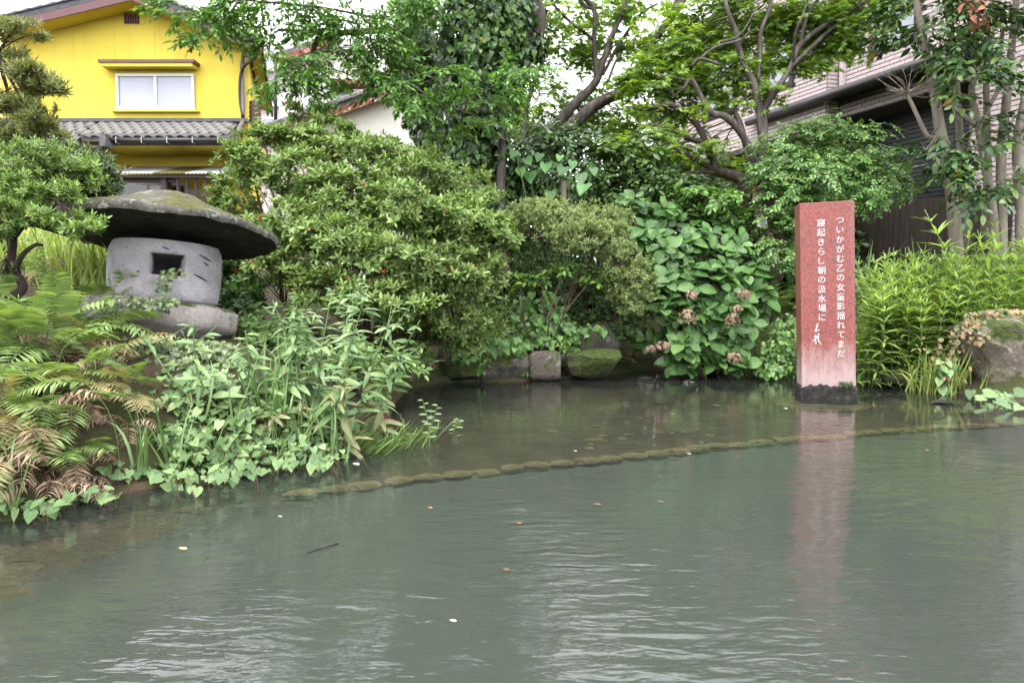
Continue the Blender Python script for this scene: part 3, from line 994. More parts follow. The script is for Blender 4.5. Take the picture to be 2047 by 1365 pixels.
    for y in (394, 406):
        a, b = hp(371, y, 15.23), hp(440, y, 15.23)
        MB().box(a[0], b[0], 15.224, 15.25, a[2] - .03, a[2]).build('picket_rail', MT['brownw'], h)
    # pipes
    q = spline([hp(520, 92, 16.1), hp(511, 114, 16.2), hp(489, 132, 16.3), hp(481, 154, 16.35), hp(480, 197, 16.38), hp(486, 236, 16.36)], 5)
    MB().tube(q, .035, 7).build('downpipe', MT['gutter'], h, True)
    q = [hp(512, 108, 16.3), hp(486, 112, 16.36), hp(484, 130, 16.38), hp(486, 240, 16.38), hp(476, 262, 15.6), hp(474, 325, 15.6), hp(500, 329, 16.0)]
    MB().tube(q, .045, 8).build('downpipe', MT['pipe'], h, True)
    for i in range(5):
        q0, q1 = hp(497.5, 205 + i * 9, 16.7), hp(517, 201 + i * 9, 18.6)
        MB().obox(q0 + np.array([0, 0, -.05]), (.06, 0, 0), q1 - q0, (0, 0, .07)).build('side_louvre', MT['brownw'], h)
yellow_house()

def white_house():
    D = 24.0
    p = lambda x, y, d=D: P(x, y, d)
    h = thing('cream_house', 'cream rendered house with peeling red bargeboard behind the azalea', 'house', (*p(760, 300)[:2], 1.0))
    zl = 1.0
    poly = [p(545, 275), p(560, 262), p(880, 150), p(1010, 190), p(1010, 230)]
    poly = [np.array([poly[0][0], D, zl])] + poly[1:4] + [np.array([poly[3][0], D, zl])]
    MB().prism(poly, (0, 6, 0)).build('gable_wall', MT['cream'], h)
    for (x0, y0), (x1, y1) in (((528, 266), (880, 143)), ((880, 143), (1050, 196))):
        a, b = p(x0, y0, 23.5), p(x1, y1, 23.5)
        up = np.array([0, 0, .12])
        r = MB().prism([a, b, b + up, a + up], (0, 6.8, 0)).build('roof_slope', MT['tiled'], h)
        n = 18
        d = (b - a) / n
        for i in range(n):
            MB().tube([a + d * i + up + np.array([0, -.05, .03]), a + d * (i + .94) + up + np.array([0, -.05, .05])], [.09, .08], 6).build('verge_tile', MT['tile'], r)
        MB().prism([a - up * 2, b - up * 2, b - up * .05, a - up * .05], (0, .05, 0)).build('barge_board', MT['redpaint'], h)
    for x, y in ((650, 216), (727, 190), (800, 166)):
        q = p(x, y, 23.6)
        MB().box(q[0] - .07, q[0] + .07, 23.55, 24, q[2] - .12, q[2] + .1).build('purlin_end', MT['redpaint'], h)
    # upper storey set back
    D2 = 27.0
    a, b = p(556, 150, D2), p(800, 300, D2)
    MB().prism([np.array([a[0], D2, zl]), np.array([b[0], D2, zl]), p(800, 75, D2), p(660, 78, D2), p(556, 118, D2)], (0, 5, 0)).build('upper_wall', MT['cream'], h)
    a, b = p(546, 118, 26.4), p(668, 73, 26.4)
    up = np.array([0, 0, .14])
    MB().prism([a, b, b + up, a + up], (0, 6.5, 0)).build('upper_roof_slope', MT['tile'], h)
    MB().prism([a - up * 1.6, b - up * 1.6, b - up * .05, a - up * .05], (0, .05, 0)).build('barge_board', MT['redpaint'], h)
    a, b = p(652, 163, 26.2), p(900, 158, 26.2)
    MB().box(a[0], b[0], 26.15, 26.9, a[2] - .08, a[2] + .06).build('eave_board', MT['redpaint'], h)
    a, b = p(660, 205, 26.95), p(705, 178, 26.95)
    w = MB().box(a[0], b[0], 26.93, 26.99, a[2], b[2]).build('window', MT['brownw'], h)
    MB().box(a[0] + .06, b[0] - .06, 26.9, 26.927, a[2] + .06, b[2] - .06).build('pane', MT['curtain'], w)
    q = [p(551, 125, 26.3), p(551, 260, 26.3)]
    MB().tube(q, .06, 7).build('downpipe', MT['gutter'], h, True)
white_house()

def flats():
    D = 42.0
    p = lambda x, y, d=D: P(x, y, d)
    h = thing('apartment_block', 'distant pale pink apartment block beside the yellow house eave', 'building', (*p(560, 300)[:2], 1.0))
    a, b = p(440, 300), p(720, 88)
    MB().box(a[0], b[0], D, D + 9, 1.0, b[2]).build('wall', MT['aptw'], h)
    for y in (95, 165, 235):
        for x in (526, 566, 606):
            q0, q1 = p(x, y + 38), p(x + 26, y)
            w = MB().box(q0[0], q1[0], D - .05, D + .05, q0[2], q1[2]).build('window', MT['alu'], h)
            MB().box(q0[0] + .08, q1[0] - .08, D - .07, D - .054, q0[2] + .08, q1[2] - .08).build('pane', MT['curtain'], w)
        q0, q1 = p(440, y + 50), p(720, y + 42)
        MB().box(q0[0], q1[0], D - .3, D - .004, q0[2], q1[2]).build('balcony_band', MT['cream'], h)
flats()

def pink_building():
    C = np.array([7.1, 11.0, 0.0])
    d = unit(np.array([-.369, 1.0, 0]))
    n = np.array([-d[1], d[0], 0])        # outwards, towards the canal
    n = n if n @ np.array([-1, -1, 0]) > 0 else -n
    Z = np.array([0, 0, 1.0])
    h = thing('pink_tiled_building', 'pink brick-tiled building with navy shutter and dark gutter on the right', 'building', (9.5, 15.5, 1.0))
    at = lambda u, o, z: C + d * u + n * o + Z * z
    def slab(name, u0, u1, o0, o1, z0, z1, mat, par=h):
        return MB().obox(at(u0, o0, z0), d * (u1 - u0), n * (o1 - o0), Z * (z1 - z0)).build(name, mat, par)
    TOP = 8.2
    backing = slab('near_wall', .55, 3.2, -6, 0, 4.12, TOP, MT['mortar'])
    back2 = slab('far_wall', 3.2, 9.2, -6, .28, 4.0, TOP - 1.2, MT['mortar'])
    corner = slab('corner_pier', -1.2, .5, -5, 0, 0.8, TOP, MT['mortar'])
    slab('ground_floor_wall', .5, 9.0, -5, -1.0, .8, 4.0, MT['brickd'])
    slab('parapet_cap', 3.2, 9.3, -6, .34, TOP - 1.19, TOP - 1.05, MT['brownw'])
    slab('soffit_band', 3.25, 9.2, -1.0, .3, 3.9, 3.99, MT['brownw'])
    # bricks
    bw, bh, bt = .20, .074, .018
    bm_ = MB(); bm_.box(.005, bw - .005, 0, bt, .006, bh - .008)
    V0 = np.array(bm_.v); F0 = np.array([f for f in bm_.f])
    items = []
    def lay(par, o, u0, u1, z0, z1, holes=()):
        rows = int((z1 - z0) / bh)
        for r in range(rows):
            z = z0 + r * bh
            u = u0 - (bw / 2 if r % 2 else 0)
            while u < u1 - .02:
                a, b = max(u, u0), min(u + bw, u1)
                if not any(a < hb and b > ha and z + bh > za and z < zb for ha, hb, za, zb in holes) and b - a > .05:
                    items.append((par, at(a, o, z), d * (b - a) / bw, n, 'brick'))
                u += bw
    W1 = (1.55, 2.35, 5.05, 5.95)
    lay(backing, .0015, .55, 3.2, 4.55, TOP, [(1.5, 2.4, 5.0, 6.0)])
    lay(backing, .0015, .55, 3.2, 4.13, 4.42)
    W2s = [(4.15, 4.75, 5.0, 6.0), (5.9, 6.9, 4.9, 5.9)]
    lay(back2, .2815, 3.2, 9.2, 4.0, TOP - 1.22, [(a - .05, b + .05, z0 - .05, z1 + .05) for a, b, z0, z1 in W2s])
    # pier front (faces the camera) and canal side
    lay(corner, .0015, -1.2, .5, .85, TOP)
    e0 = C + d * -1.2015
    rows = int((TOP - .85) / bh)
    for r in range(rows):
        for k in range(14):
            off = k * bw + (bw / 2 if r % 2 else 0)
            items.append((corner, e0 - n * (off + .0) + Z * (.85 + r * bh), -n, -d, 'brick'))
    # step return of the far wall (faces right)
    for r in range(int((TOP - 1.2 - 4.0) / bh)):
        items.append((back2, at(3.1985, .28, 4.0 + r * bh), -n * 1.3, -d, 'brick'))
    me = bpy.data.meshes.new('brick'); me.from_pydata(V0.tolist(), [], F0.tolist()); me.materials.append(MT['brick'])
    rest = {}
    for par in (backing, back2, corner):
        it = [q for q in items if q[0] is par]
        pos = np.array([q[1] for q in it])
        px, py, f = project(pos)
        vis = (px > 1300) & (px < 2050) & (py > 0) & (py < 460)
        dist = np.linalg.norm(pos - CAMP, axis=1) + np.where(vis, 0, 1e5)
        od = np.argsort(dist)
        mb = MB()
        for rank, i in enumerate(od):
            _, o, ux, nn, _n = it[i]
            jit = 1 + .25 * math.sin(i * 12.9898)
            if rank < 300 and dist[i] < 1e4:
                M = np.eye(4); M[:3, 0] = ux; M[:3, 1] = nn * jit; M[:3, 2] = Z; M[:3, 3] = o
                add_obj('brick', me, par, Matrix(M.tolist()))
            else:
                B = np.stack([ux, nn * jit, Z], 1)
                mb.add(V0 @ B.T + o, F0)
        if mb.v:
            s = mb.build('brickwork', MT['brick'], par); s['kind'] = 'stuff'
    # windows
    for (a, b, z0, z1), o in [(W1, 0)] + [(w, .28) for w in W2s]:
        w = slab('window', a - .04, b + .04, o + .002, o + .035, z0 - .04, z1 + .04, MT['brownw'])
        slab('pane', a + .03, b - .03, o + .037, o + .042, z0 + .03, z1 - .03, MT['curtain'], w)
        slab('side_frame', a - .1, a - .045, o + .004, o + .08, z0 - .1, z1 + .1, MT['brownw'], w)
        slab('side_frame', b + .045, b + .1, o + .004, o + .08, z0 - .1, z1 + .1, MT['brownw'], w)
    # canopy with gutter over the shutter
    slab('canopy', .3, 3.18, .022, .4, 4.43, 4.54, MT['gutter'])
    slab('canopy_far', 3.22, 5.2, .31, .42, 4.43, 4.54, MT['gutter'])
    q = [at(.2, .47, 4.45), at(5.2, .47, 4.45)]
    MB().tube(q, .085, 10).build('gutter', MT['gutter'], h, True)
    slab('flashing', .3, 3.18, .022, .06, 4.545, 4.57, MT['corrug'])
    slab('downpipe', 3.02, 3.1, .03, .1, 4.6, TOP, MT['aptw'])
    # shutter: slats recessed in the opening
    sh = slab('shutter', .55, 3.9, -.75, -.7, 1.0, 4.1, MT['navy'])
    for i in range(40):
        z = 1.05 + i * .076
        slab('slat', .56, 3.88, -.698, -.672, z, z + .06, MT['navy'], sh)
    slab('shutter_jamb', .38, .545, -.9, .002, .9, 4.11, MT['brickd'])
    slab('shutter_sill', .3, 4.2, -.62, -.5, 2.3, 2.34, MT['alu'])
    # orange door seen low behind the shrubs
    dr = slab('door', 6.1, 6.9, -.98, -.93, 1.0, 3.5, MT['orange'])
    slab('door_pane', 6.25, 6.75, -.925, -.92, 1.6, 3.2, MT['darkglass'], dr)
    slab('door_post', 5.75, 5.95, -.9, -.7, .9, 3.9, MT['aptw'])
    return at
PB = pink_building()

def board_fence():
    a, b = PB(5.0, 1.1, 0), PB(-1.0, 1.1, 0)
    a[2] = b[2] = 0
    f = thing('board_fence', 'weathered brown board fence below the navy shutter', 'fence', (*((a + b) / 2)[:2], 1.1))
    n = 62
    d = (b - a) / n
    out = unit(np.array([d[1], -d[0], 0])) * .02
    for i in range(n):
        h = 2.28 + .015 * math.sin(i * 7.1)
        MB().obox(a + d * i + np.array([0, 0, .85]), d * .93, out, (0, 0, h - .85)).build('board', MT['fencew'], f)
    for z in (1.3, 2.1):
        MB().obox(a + np.array([0, 0, z]) - out * 1.2, d * n, -out * 2, (0, 0, .06)).build('rail', MT['fencew'], f)
board_fence()

# ---------------------------------------------------------------- stone pieces
def stone_mat(name, a, b, c, moss=0.0, mosscol=(.06, .085, .02), lichen=0.0, mossy=-9, bump=.6, scale=6, wet=None):
    m, nt, N, L, bs = mat_new(name)
    n1 = noise_node(nt, scale, 8, .65)
    cr = ramp(nt, [(.28, dim(a)), (.5, dim(b)), (.72, dim(c))])
    L.new(n1.outputs[0], cr.inputs[0])
    col = cr.outputs[0]
    if lichen:
        n2 = noise_node(nt, 9, 8, .7)
        r2 = ramp(nt, [(.60 - lichen * .1, (0, 0, 0)), (.66 - lichen * .1, (1, 1, 1))])
        L.new(n2.outputs[0], r2.inputs[0])
        mx = N.new('ShaderNodeMixRGB'); L.new(r2.outputs[0], mx.inputs[0]); L.new(col, mx.inputs[1])
        mx.inputs[2].default_value = (.28, .285, .25, 1); col = mx.outputs[0]
    if moss:
        n3 = noise_node(nt, 3.2, 7, .65)
        g = N.new('ShaderNodeNewGeometry'); sx = N.new('ShaderNodeSeparateXYZ')
        L.new(g.outputs['True Normal'], sx.inputs[0])
        mu = N.new('ShaderNodeMath'); mu.operation = 'MULTIPLY_ADD'
        L.new(sx.outputs['Z'], mu.inputs[0]); mu.inputs[1].default_value = .12
        L.new(n3.outputs[0], mu.inputs[2])
        r3 = ramp(nt, [(.66 - moss * .2, (0, 0, 0)), (.74 - moss * .2, (1, 1, 1))])
        L.new(mu.outputs[0], r3.inputs[0])
        n4 = noise_node(nt, 22, 4, .6)
        r4 = ramp(nt, [(.3, tuple(q * .5 * G for q in mosscol)), (.7, tuple(q * 1.5 * G for q in mosscol))])
        L.new(n4.outputs[0], r4.inputs[0])
        mx = N.new('ShaderNodeMixRGB'); L.new(r3.outputs[0], mx.inputs[0]); L.new(col, mx.inputs[1]); L.new(r4.outputs[0], mx.inputs[2])
        col = mx.outputs[0]
    # mineral grain, and the wet algae-dark band just above the waterline
    ng = noise_node(nt, 75, 3, .7)
    mg = N.new('ShaderNodeMapRange'); mg.inputs[1].default_value, mg.inputs[2].default_value = .3, .7
    mg.inputs[3].default_value, mg.inputs[4].default_value = (.86 if 'lantern' in name else .68), (1.1 if 'lantern' in name else 1.25)
    L.new(ng.outputs[0], mg.inputs[0])
    gp = N.new('ShaderNodeNewGeometry'); sz = N.new('ShaderNodeSeparateXYZ'); L.new(gp.outputs['Position'], sz.inputs[0])
    nw = noise_node(nt, 7, 4, .6)
    aw_ = N.new('ShaderNodeMath'); aw_.operation = 'MULTIPLY_ADD'; L.new(nw.outputs[0], aw_.inputs[0]); aw_.inputs[1].default_value = -.08; L.new(sz.outputs['Z'], aw_.inputs[2])
    mw = N.new('ShaderNodeMapRange'); mw.inputs[1].default_value, mw.inputs[2].default_value = -.01, .035
    mw.inputs[3].default_value, mw.inputs[4].default_value = (.35 if 'submerged' not in name else 1.0), 1.0
    L.new(aw_.outputs[0], mw.inputs[0])
    mv = N.new('ShaderNodeMath'); mv.operation = 'MULTIPLY'; L.new(mg.outputs[0], mv.inputs[0]); L.new(mw.outputs[0], mv.inputs[1])
    hg = N.new('ShaderNodeHueSaturation'); L.new(mv.outputs[0], hg.inputs['Value']); L.new(col, hg.inputs['Color'])
    col = hg.outputs[0]
    L.new(col, bs.inputs['Base Color'])
    bs.inputs['Roughness'].default_value = .9
    bs.inputs['Specular IOR Level'].default_value = .2
    nb = noise_node(nt, scale * 5, 8, .7)
    bp = N.new('ShaderNodeBump'); bp.inputs['Strength'].default_value = min(1, bump * 1.3); bp.inputs['Distance'].default_value = .035
    L.new(nb.outputs[0], bp.inputs['Height']); L.new(bp.outputs[0], bs.inputs['Normal'])
    return m
MT['rock'] = stone_mat('bank_rock', (.05, .045, .038), (.13, .115, .095), (.25, .23, .2), .6, lichen=.2)
MT['rockp'] = stone_mat('pinkish_rock', (.09, .072, .06), (.165, .135, .12), (.25, .215, .19), .5, lichen=.1)
MT['rockm'] = stone_mat('mossy_rock', (.03, .028, .02), (.07, .06, .045), (.13, .115, .09), 1.2)
MT['rockr'] = stone_mat('warm_grey_rock', (.12, .09, .07), (.25, .205, .17), (.38, .33, .285), .85, lichen=.2)
MT['wetstone'] = stone_mat('submerged_stone', (.21, .175, .10), (.33, .28, .17), (.44, .375, .24), .15, mosscol=(.17, .14, .06), bump=.3)
MT['wetdark'] = stone_mat('submerged_slab', (.10, .08, .045), (.17, .14, .08), (.24, .2, .12), .2, mosscol=(.09, .085, .035), bump=.4)
MT['lantern'] = stone_mat('lilac_grey_lantern_stone', (.23, .205, .215), (.44, .41, .435), (.6, .575, .61), .1, mosscol=(.16, .13, .10), lichen=.1, bump=.5, scale=4)
MT['lantbase'] = stone_mat('brown_grey_lantern_base', (.19, .16, .15), (.33, .29, .275), (.46, .42, .4), .2, bump=.4, scale=5)
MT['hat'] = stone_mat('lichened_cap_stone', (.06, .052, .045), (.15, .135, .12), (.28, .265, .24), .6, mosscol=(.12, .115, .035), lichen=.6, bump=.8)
MT['hatu'] = stone_mat('dark_cap_underside', (.018, .015, .014), (.04, .034, .03), (.085, .072, .062), .15, bump=.6)  # cap underside in a darker stone colour than the cap top

def rock_mesh(name, mat, seed, rad, cuts=7, rough=.07, sub=4, cube=.8):
    r = np.random.default_rng(seed)
    bm = bmesh.new()
    bmesh.ops.create_icosphere(bm, subdivisions=sub, radius=1)
    V = np.array([v.co[:] for v in bm.verts])
    V = np.sign(V) * np.abs(V) ** cube
    V /= np.abs(V).max()
    for _ in range(cuts):
        nn = unit(r.normal(size=3)); dd = r.uniform(.5, .85)
        e = V @ nn - dd
        V = V - np.outer(np.clip(e, 0, None), nn) * .95
    V += np.array([[noise.noise(Vector(v * 2.3) + Vector((seed, 0, k * 7))) for k in range(3)] for v in V]) * rough
    V += np.array([[noise.noise(Vector(v * 7) + Vector((seed, 3, k * 7))) for k in range(3)] for v in V]) * rough * .3
    V += np.array([[noise.ridged_multi_fractal(Vector(v * 1.7) + Vector((seed, 3, k * 7)), 1.0, 2.1, 4, 1.0, 2.0) for k in range(3)] for v in V]) * rough * .35
    V = V / np.abs(V).max(0) * np.asarray(rad)
    for v, c in zip(bm.verts, V): v.co = c
    me = bpy.data.meshes.new(name); bm.to_mesh(me); bm.free()
    for p in me.polygons: p.use_smooth = True
    me.set_sharp_from_angle(angle=R(22))
    me.materials.append(mat)
    return me

def rock(label, px, py, D, rx, ry, seed, mat='rock', deep=.9, rz=0.0, tilt=0.0, cuts=7, rough=.07, group=None, name='boulder', cube=.7):
    k = D / FPX
    me = rock_mesh(name, MT[mat], seed, (rx * k * 1.1, (rx + ry) * .5 * k * deep, ry * k * 1.1), cuts + 5, rough, 4, cube)
    o = add_obj(name, me)
    o.location = P(px, py, D)
    o.rotation_euler = (0, tilt, rz)
    return setp(o, label, 'rock', group)
rock('round mossy boulder at the water edge beside the fallen red blossom', 918, 736, 7.9, 46, 44, 1, 'rockm', cuts=4)
rock('slanted grey boulder with mossy foot right of the red blossom', 1005, 729, 7.9, 64, 42, 2, 'rock', tilt=-.3)
rock('square pinkish boulder set upright at the water edge', 1088, 731, 7.95, 30, 28, 35, 'rockp', cuts=-4, rough=.05, cube=.28)
rock('broad mossy boulder lying on top of the waterside stones', 1186, 680, 8.3, 52, 38, 4, 'rock', tilt=.1)
rock('low dark boulder at the waterline under the broad mossy one', 1178, 738, 8.0, 62, 36, 5, 'rockm', tilt=-.15)
rock('thin dark slab wedged between the square and mossy boulders', 1135, 712, 8.15, 26, 18, 6, 'rock', cuts=9)
rock('small grey stone in the water below the hydrangea', 1322, 734, 8.5, 12, 13, 7, 'rockp')
rock('dark stone in shade behind the ferns by the mossy boulder', 905, 690, 8.9, 60, 40, 21, 'rockm')
rock('grey mossy rock among the withered ferns on the near bank', 258, 905, 3.75, 62, 62, 8, 'rock', deep=.8, rough=.09)
rock('dark hollowed rock at the waterline under the near ferns', 235, 962, 3.62, 70, 26, 9, 'rockm', rough=.16)
rock('large dark rock carrying the creeper under the stone lantern', 350, 770, 4.75, 150, 80, 10, 'rockm', deep=1.0)
rock('large flat-topped rock with moss on the right bank', 2035, 735, 7.0, 125, 84, 12, 'rockr', deep=1.1, tilt=.22, cuts=9, rough=.08)
rock('thin grey stone breaking the water before the right bank', 1893, 806, 6.25, 40, 8, 13, 'rockp', deep=1.2)
rock('dark waterline rock under the right-hand grass tussock', 1830, 762, 7.35, 70, 26, 14, 'rockm')

def submerged_edging():
    t = thing('submerged_stone_edging', 'row of pale flat stones showing under the water along the ledge', 'stone edging', (0.3, 3.9, -.1))
    ms = [rock_mesh('stone', MT['wetstone'], 40 + i, (.092, .075, .022), 4, .12, 3, 1.0) for i in range(4)]
    md = [rock_mesh('stone', MT['wetdark'], 60 + i, (.1, .085, .03), 6, .12, 3, .9) for i in range(4)]
    seg = LEDGE[1:-1]
    L = np.concatenate([[0], np.cumsum(np.linalg.norm(np.diff(seg, axis=0), axis=1))])
    s, i = 0.0, 0
    r = np.random.default_rng(5)
    s = L[-1] * .0 + np.interp(PZ(600, 985, -.05)[0], seg[:, 0], L)
    while s < L[-1]:
        x, y = np.interp(s, L, seg[:, 0]), np.interp(s, L, seg[:, 1])
        x2, y2 = np.interp(s + .1, L, seg[:, 0]), np.interp(s + .1, L, seg[:, 1])
        k = r.uniform(.85, 1.15)
        M = Matrix.Translation((x, y + .03, -.066 + r.uniform(-.008, .006))) @ Matrix.Rotation(math.atan2(y2 - y, x2 - x) + r.uniform(-.15, .15), 4, 'Z') @ Matrix.Diagonal((k, r.uniform(.8, 1.05), 1, 1))
        add_obj('stone', ms[i % 4], t, M)
        s += .158 * k * r.uniform(.92, 1.08); i += 1
    for j in range(46):
        q = PZ(r.uniform(-120, 420), r.uniform(1010, 1190), -.08)
        if sdist(q[0], q[1], LEDGE) > .1 and sdist(q[0], q[1], BANK) < -.03:
            k = r.uniform(1.0, 2.2)
            M = Matrix.Translation((q[0], q[1], -.10)) @ Matrix.Rotation(r.uniform(-.4, .6), 4, 'Z') @ Matrix.Diagonal((k, k * .7, .8, 1))
            add_obj('stone', md[j % 4], t, M)
    for j in range(60):
        q = PZ(r.uniform(700, 1900), r.uniform(790, 900), -.1)
        if sdist(q[0], q[1], LEDGE) > .25 and sdist(q[0], q[1], BANK) < -.15:
            k = r.uniform(.35, .9)
            M = Matrix.Translation((q[0], q[1], -.125)) @ Matrix.Rotation(r.uniform(0, 3), 4, 'Z') @ Matrix.Diagonal((k, k * .8, k * .7, 1))
            add_obj('stone', ms[j % 4], t, M)
submerged_edging()

# ---------------------------------------------------------------- inscribed red granite stone
def granite_mat():
    m, nt, N, L, bs = mat_new('red_granite')
    tc = N.new('ShaderNodeTexCoord')
    vo = N.new('ShaderNodeTexVoronoi'); vo.inputs['Scale'].default_value = 95
    L.new(tc.outputs['Object'], vo.inputs['Vector'])
    cr = ramp(nt, [(p_, dim(c_)) for p_, c_ in ((0.0, (.20, .060, .056)), (.25, (.26, .058, .050)), (.5, (.31, .076, .062)), (.78, (.32, .112, .096)), (.93, (.10, .066, .07)))])
    sp = N.new('ShaderNodeSeparateColor'); L.new(vo.outputs['Color'], sp.inputs[0])
    L.new(sp.outputs[0], cr.inputs[0])
    # lime crust left by the water: grows from the waterline up, ragged streaks
    sx = N.new('ShaderNodeSeparateXYZ'); L.new(tc.outputs['Object'], sx.inputs[0])
    n1 = noise_node(nt, 1.0, 8, .7, vscale=(26, 26, 6))
    ad = N.new('ShaderNodeMath'); ad.operation = 'MULTIPLY_ADD'
    L.new(n1.outputs[0], ad.inputs[0]); ad.inputs[1].default_value = -.75; L.new(sx.outputs['Z'], ad.inputs[2])
    mr = N.new('ShaderNodeMapRange'); mr.inputs[1].default_value, mr.inputs[2].default_value = .12, -.2
    L.new(ad.outputs[0], mr.inputs[0])
    mx = N.new('ShaderNodeMixRGB'); mm = N.new('ShaderNodeMath'); mm.operation = 'MULTIPLY'; mm.inputs[1].default_value = .7
    L.new(mr.outputs[0], mm.inputs[0]); L.new(mm.outputs[0], mx.inputs[0]); L.new(cr.outputs[0], mx.inputs[1]); mx.inputs[2].default_value = (.33, .275, .265, 1)
    n5 = noise_node(nt, 2.2, 4, .6)
    hv = N.new('ShaderNodeHueSaturation'); m5 = N.new('ShaderNodeMapRange'); m5.inputs[3].default_value, m5.inputs[4].default_value = .86, 1.14
    L.new(n5.outputs[0], m5.inputs[0]); L.new(m5.outputs[0], hv.inputs['Value']); L.new(mx.outputs[0], hv.inputs['Color'])
    L.new(hv.outputs[0], bs.inputs['Base Color'])
    rr = N.new('ShaderNodeMapRange'); bs.inputs['Specular IOR Level'].default_value = .3
    rr.inputs[3].default_value, rr.inputs[4].default_value = .38, .85
    L.new(mr.outputs[0], rr.inputs[0]); L.new(rr.outputs[0], bs.inputs['Roughness'])
    return m
MT['granite'] = granite_mat()
MT['crust'] = noise_mat('black_waterline_crust', [(.3, (.012, .011, .010)), (.55, (.04, .036, .032)), (.8, (.11, .10, .09))], 22, 8, .85, 1.0, .03, 40)
MT['letter'] = plain('white_inscription', (.72, .68, .68), .7, var=.08)

def stele():
    base = PZ(1658, 797)
    t = thing('inscribed_stone', 'tall red granite poem stone with white lettering standing in the water', 'stone monument', tuple(base))
    t.rotation_euler = (0, R(-2.0), R(-11.0))
    def loc(o):
        o.matrix_parent_inverse.identity(); return o
    W, H, T, ch = .452, 1.70, .24, .045
    # plan with one chamfered corner on the right
    x0, x1 = -W / 2, W / 2
    plan = [(x0, 0), (x1 - ch, 0), (x1, ch * .7), (x1, T), (x0, T)]
    mb = MB()
    mb.prism([(x, y, -.05) for x, y in plan], (0, 0, H + .05))
    bl = mb.build('slab', MT['granite'], t, bevel=.004); loc(bl)
    # crusted foot, rough
    V, F = [], []
    seg = []
    e = .012
    ring = [(x0 - e, -e), (x1 - ch + e * .4, -e), (x1 + e, ch * .7), (x1 + e, T + e), (x0 - e, T + e)]
    pts = []
    for (ax, ay), (bx_, by_) in zip(ring, ring[1:] + ring[:1]):
        m_ = max(2, int(math.hypot(bx_ - ax, by_ - ay) / .012))
        for i in range(m_): pts.append((ax + (bx_ - ax) * i / m_, ay + (by_ - ay) * i / m_))
    nzr = 12
    cx_, cy_ = 0, T / 2
    for k in range(nzr + 1):
        for i, (x, y) in enumerate(pts):
            top = .115 + .03 * noise.noise(Vector((x * 9, y * 9, 1))) + .02 * noise.noise(Vector((x * 35, y * 35, 4)))
            z = -.2 + (top + .2) * k / nzr
            q = 1 + .035 * noise.noise(Vector((x * 25, y * 25, z * 28))) + .03 * noise.noise(Vector((x * 60, y * 60, z * 60)))
            if k == nzr: q = .97
            V.append((cx_ + (x - cx_) * q, cy_ + (y - cy_) * q, z))
    m_ = len(pts)
    for k in range(nzr):
        for i in range(m_):
            j = (i + 1) % m_
            F.append((k * m_ + i, k * m_ + j, (k + 1) * m_ + j, (k + 1) * m_ + i))
    ft = MB().add(V, F).build('crusted_foot', MT['crust'], t); loc(ft)
    # tuft growing on the crust
    r = np.random.default_rng(3)
    pos = np.stack([r.uniform(.07, .19, 60), r.uniform(-.035, -.01, 60), r.uniform(.10, .15, 60)], 1)
    o = scatter('moss_tuft', None, T_CLIP, MT['ivy'], pos, frames(r.normal(size=(60, 3)) + np.array([0, -1, 1.2]), r=r), .014, stuff='moss_tuft', r=r)
    o.parent = t
    # lettering
    zy = lambda y: (796 - y) / 396.0 * 1.685
    def glyph(c, fx, y, size=.071):
        cu = bpy.data.curves.new('character', 'FONT')
        cu.body = c; cu.size = size; cu.align_x = 'CENTER'; cu.align_y = 'CENTER'; cu.extrude = .0012; cu.offset = 0.0
        tmp = bpy.data.objects.new('tmp', cu); COL.objects.link(tmp)
        dg = bpy.context.evaluated_depsgraph_get()
        me = bpy.data.meshes.new_from_object(tmp.evaluated_get(dg))
        bpy.data.objects.remove(tmp); bpy.data.curves.remove(cu)
        V = np.array([v.co[:] for v in me.vertices])
        if not len(V): return
        c0 = (V.min(0) + V.max(0)) / 2
        me.transform(Matrix.Translation((-c0[0], -c0[1], -c0[2])))
        me.materials.clear(); me.materials.append(MT['letter'])
        o = bpy.data.objects.new('character', me); COL.objects.link(o)
        o.parent = t
        o.matrix_basis = Matrix.Translation((x0 + W * fx, -.0018, zy(y))) @ Matrix.Rotation(R(90), 4, 'X')
    for i, c in enumerate('ついかがむ乙の女童影揺れてまだ'):
        glyph(c, .722, 434.5 + i * 19.2)
    for i, c in enumerate('寢起きらし朝の汲水場に'):
        glyph(c, .385, 438 + i * 19.1)
    # brush signature
    def st(pts, w):
        q = spline([(x0 + W * (.385 + (x - 1640) / 111.7), 0, zy(y)) for x, y in pts], 5)
        V, F = [], []
        n_ = len(q)
        for i, p_ in enumerate(q):
            tt = q[min(i + 1, n_ - 1)] - q[max(i - 1, 0)]; tt /= np.linalg.norm(tt) + 1e-9
            sd_ = np.array([-tt[2], 0, tt[0]]) * w * (1 - .55 * i / n_)
            V += [p_ + sd_ + (0, -.0022, 0), p_ - sd_ + (0, -.0022, 0)]
        for i in range(n_ - 1): F.append((2 * i, 2 * i + 1, 2 * i + 3, 2 * i + 2))
        o = MB().add(V, F).build('signature_stroke', MT['letter'], t); loc(o)
    st([(1631, 641), (1629, 648), (1627, 652)], .006)
    st([(1631, 647), (1626, 655), (1630, 656)], .005)
    st([(1625, 657), (1630, 655), (1635, 654)], .006)
    st([(1626, 665), (1626, 675), (1627, 683)], .007)
    st([(1621, 677), (1626, 673), (1630, 668)], .005)
    st([(1631, 662), (1633, 664), (1630, 667)], .005)
    st([(1632, 666), (1632, 676), (1637, 683)], .006)
    # round plinth under the water
    c = base + np.array([-.02, .12, 0])
    V, F = [], []
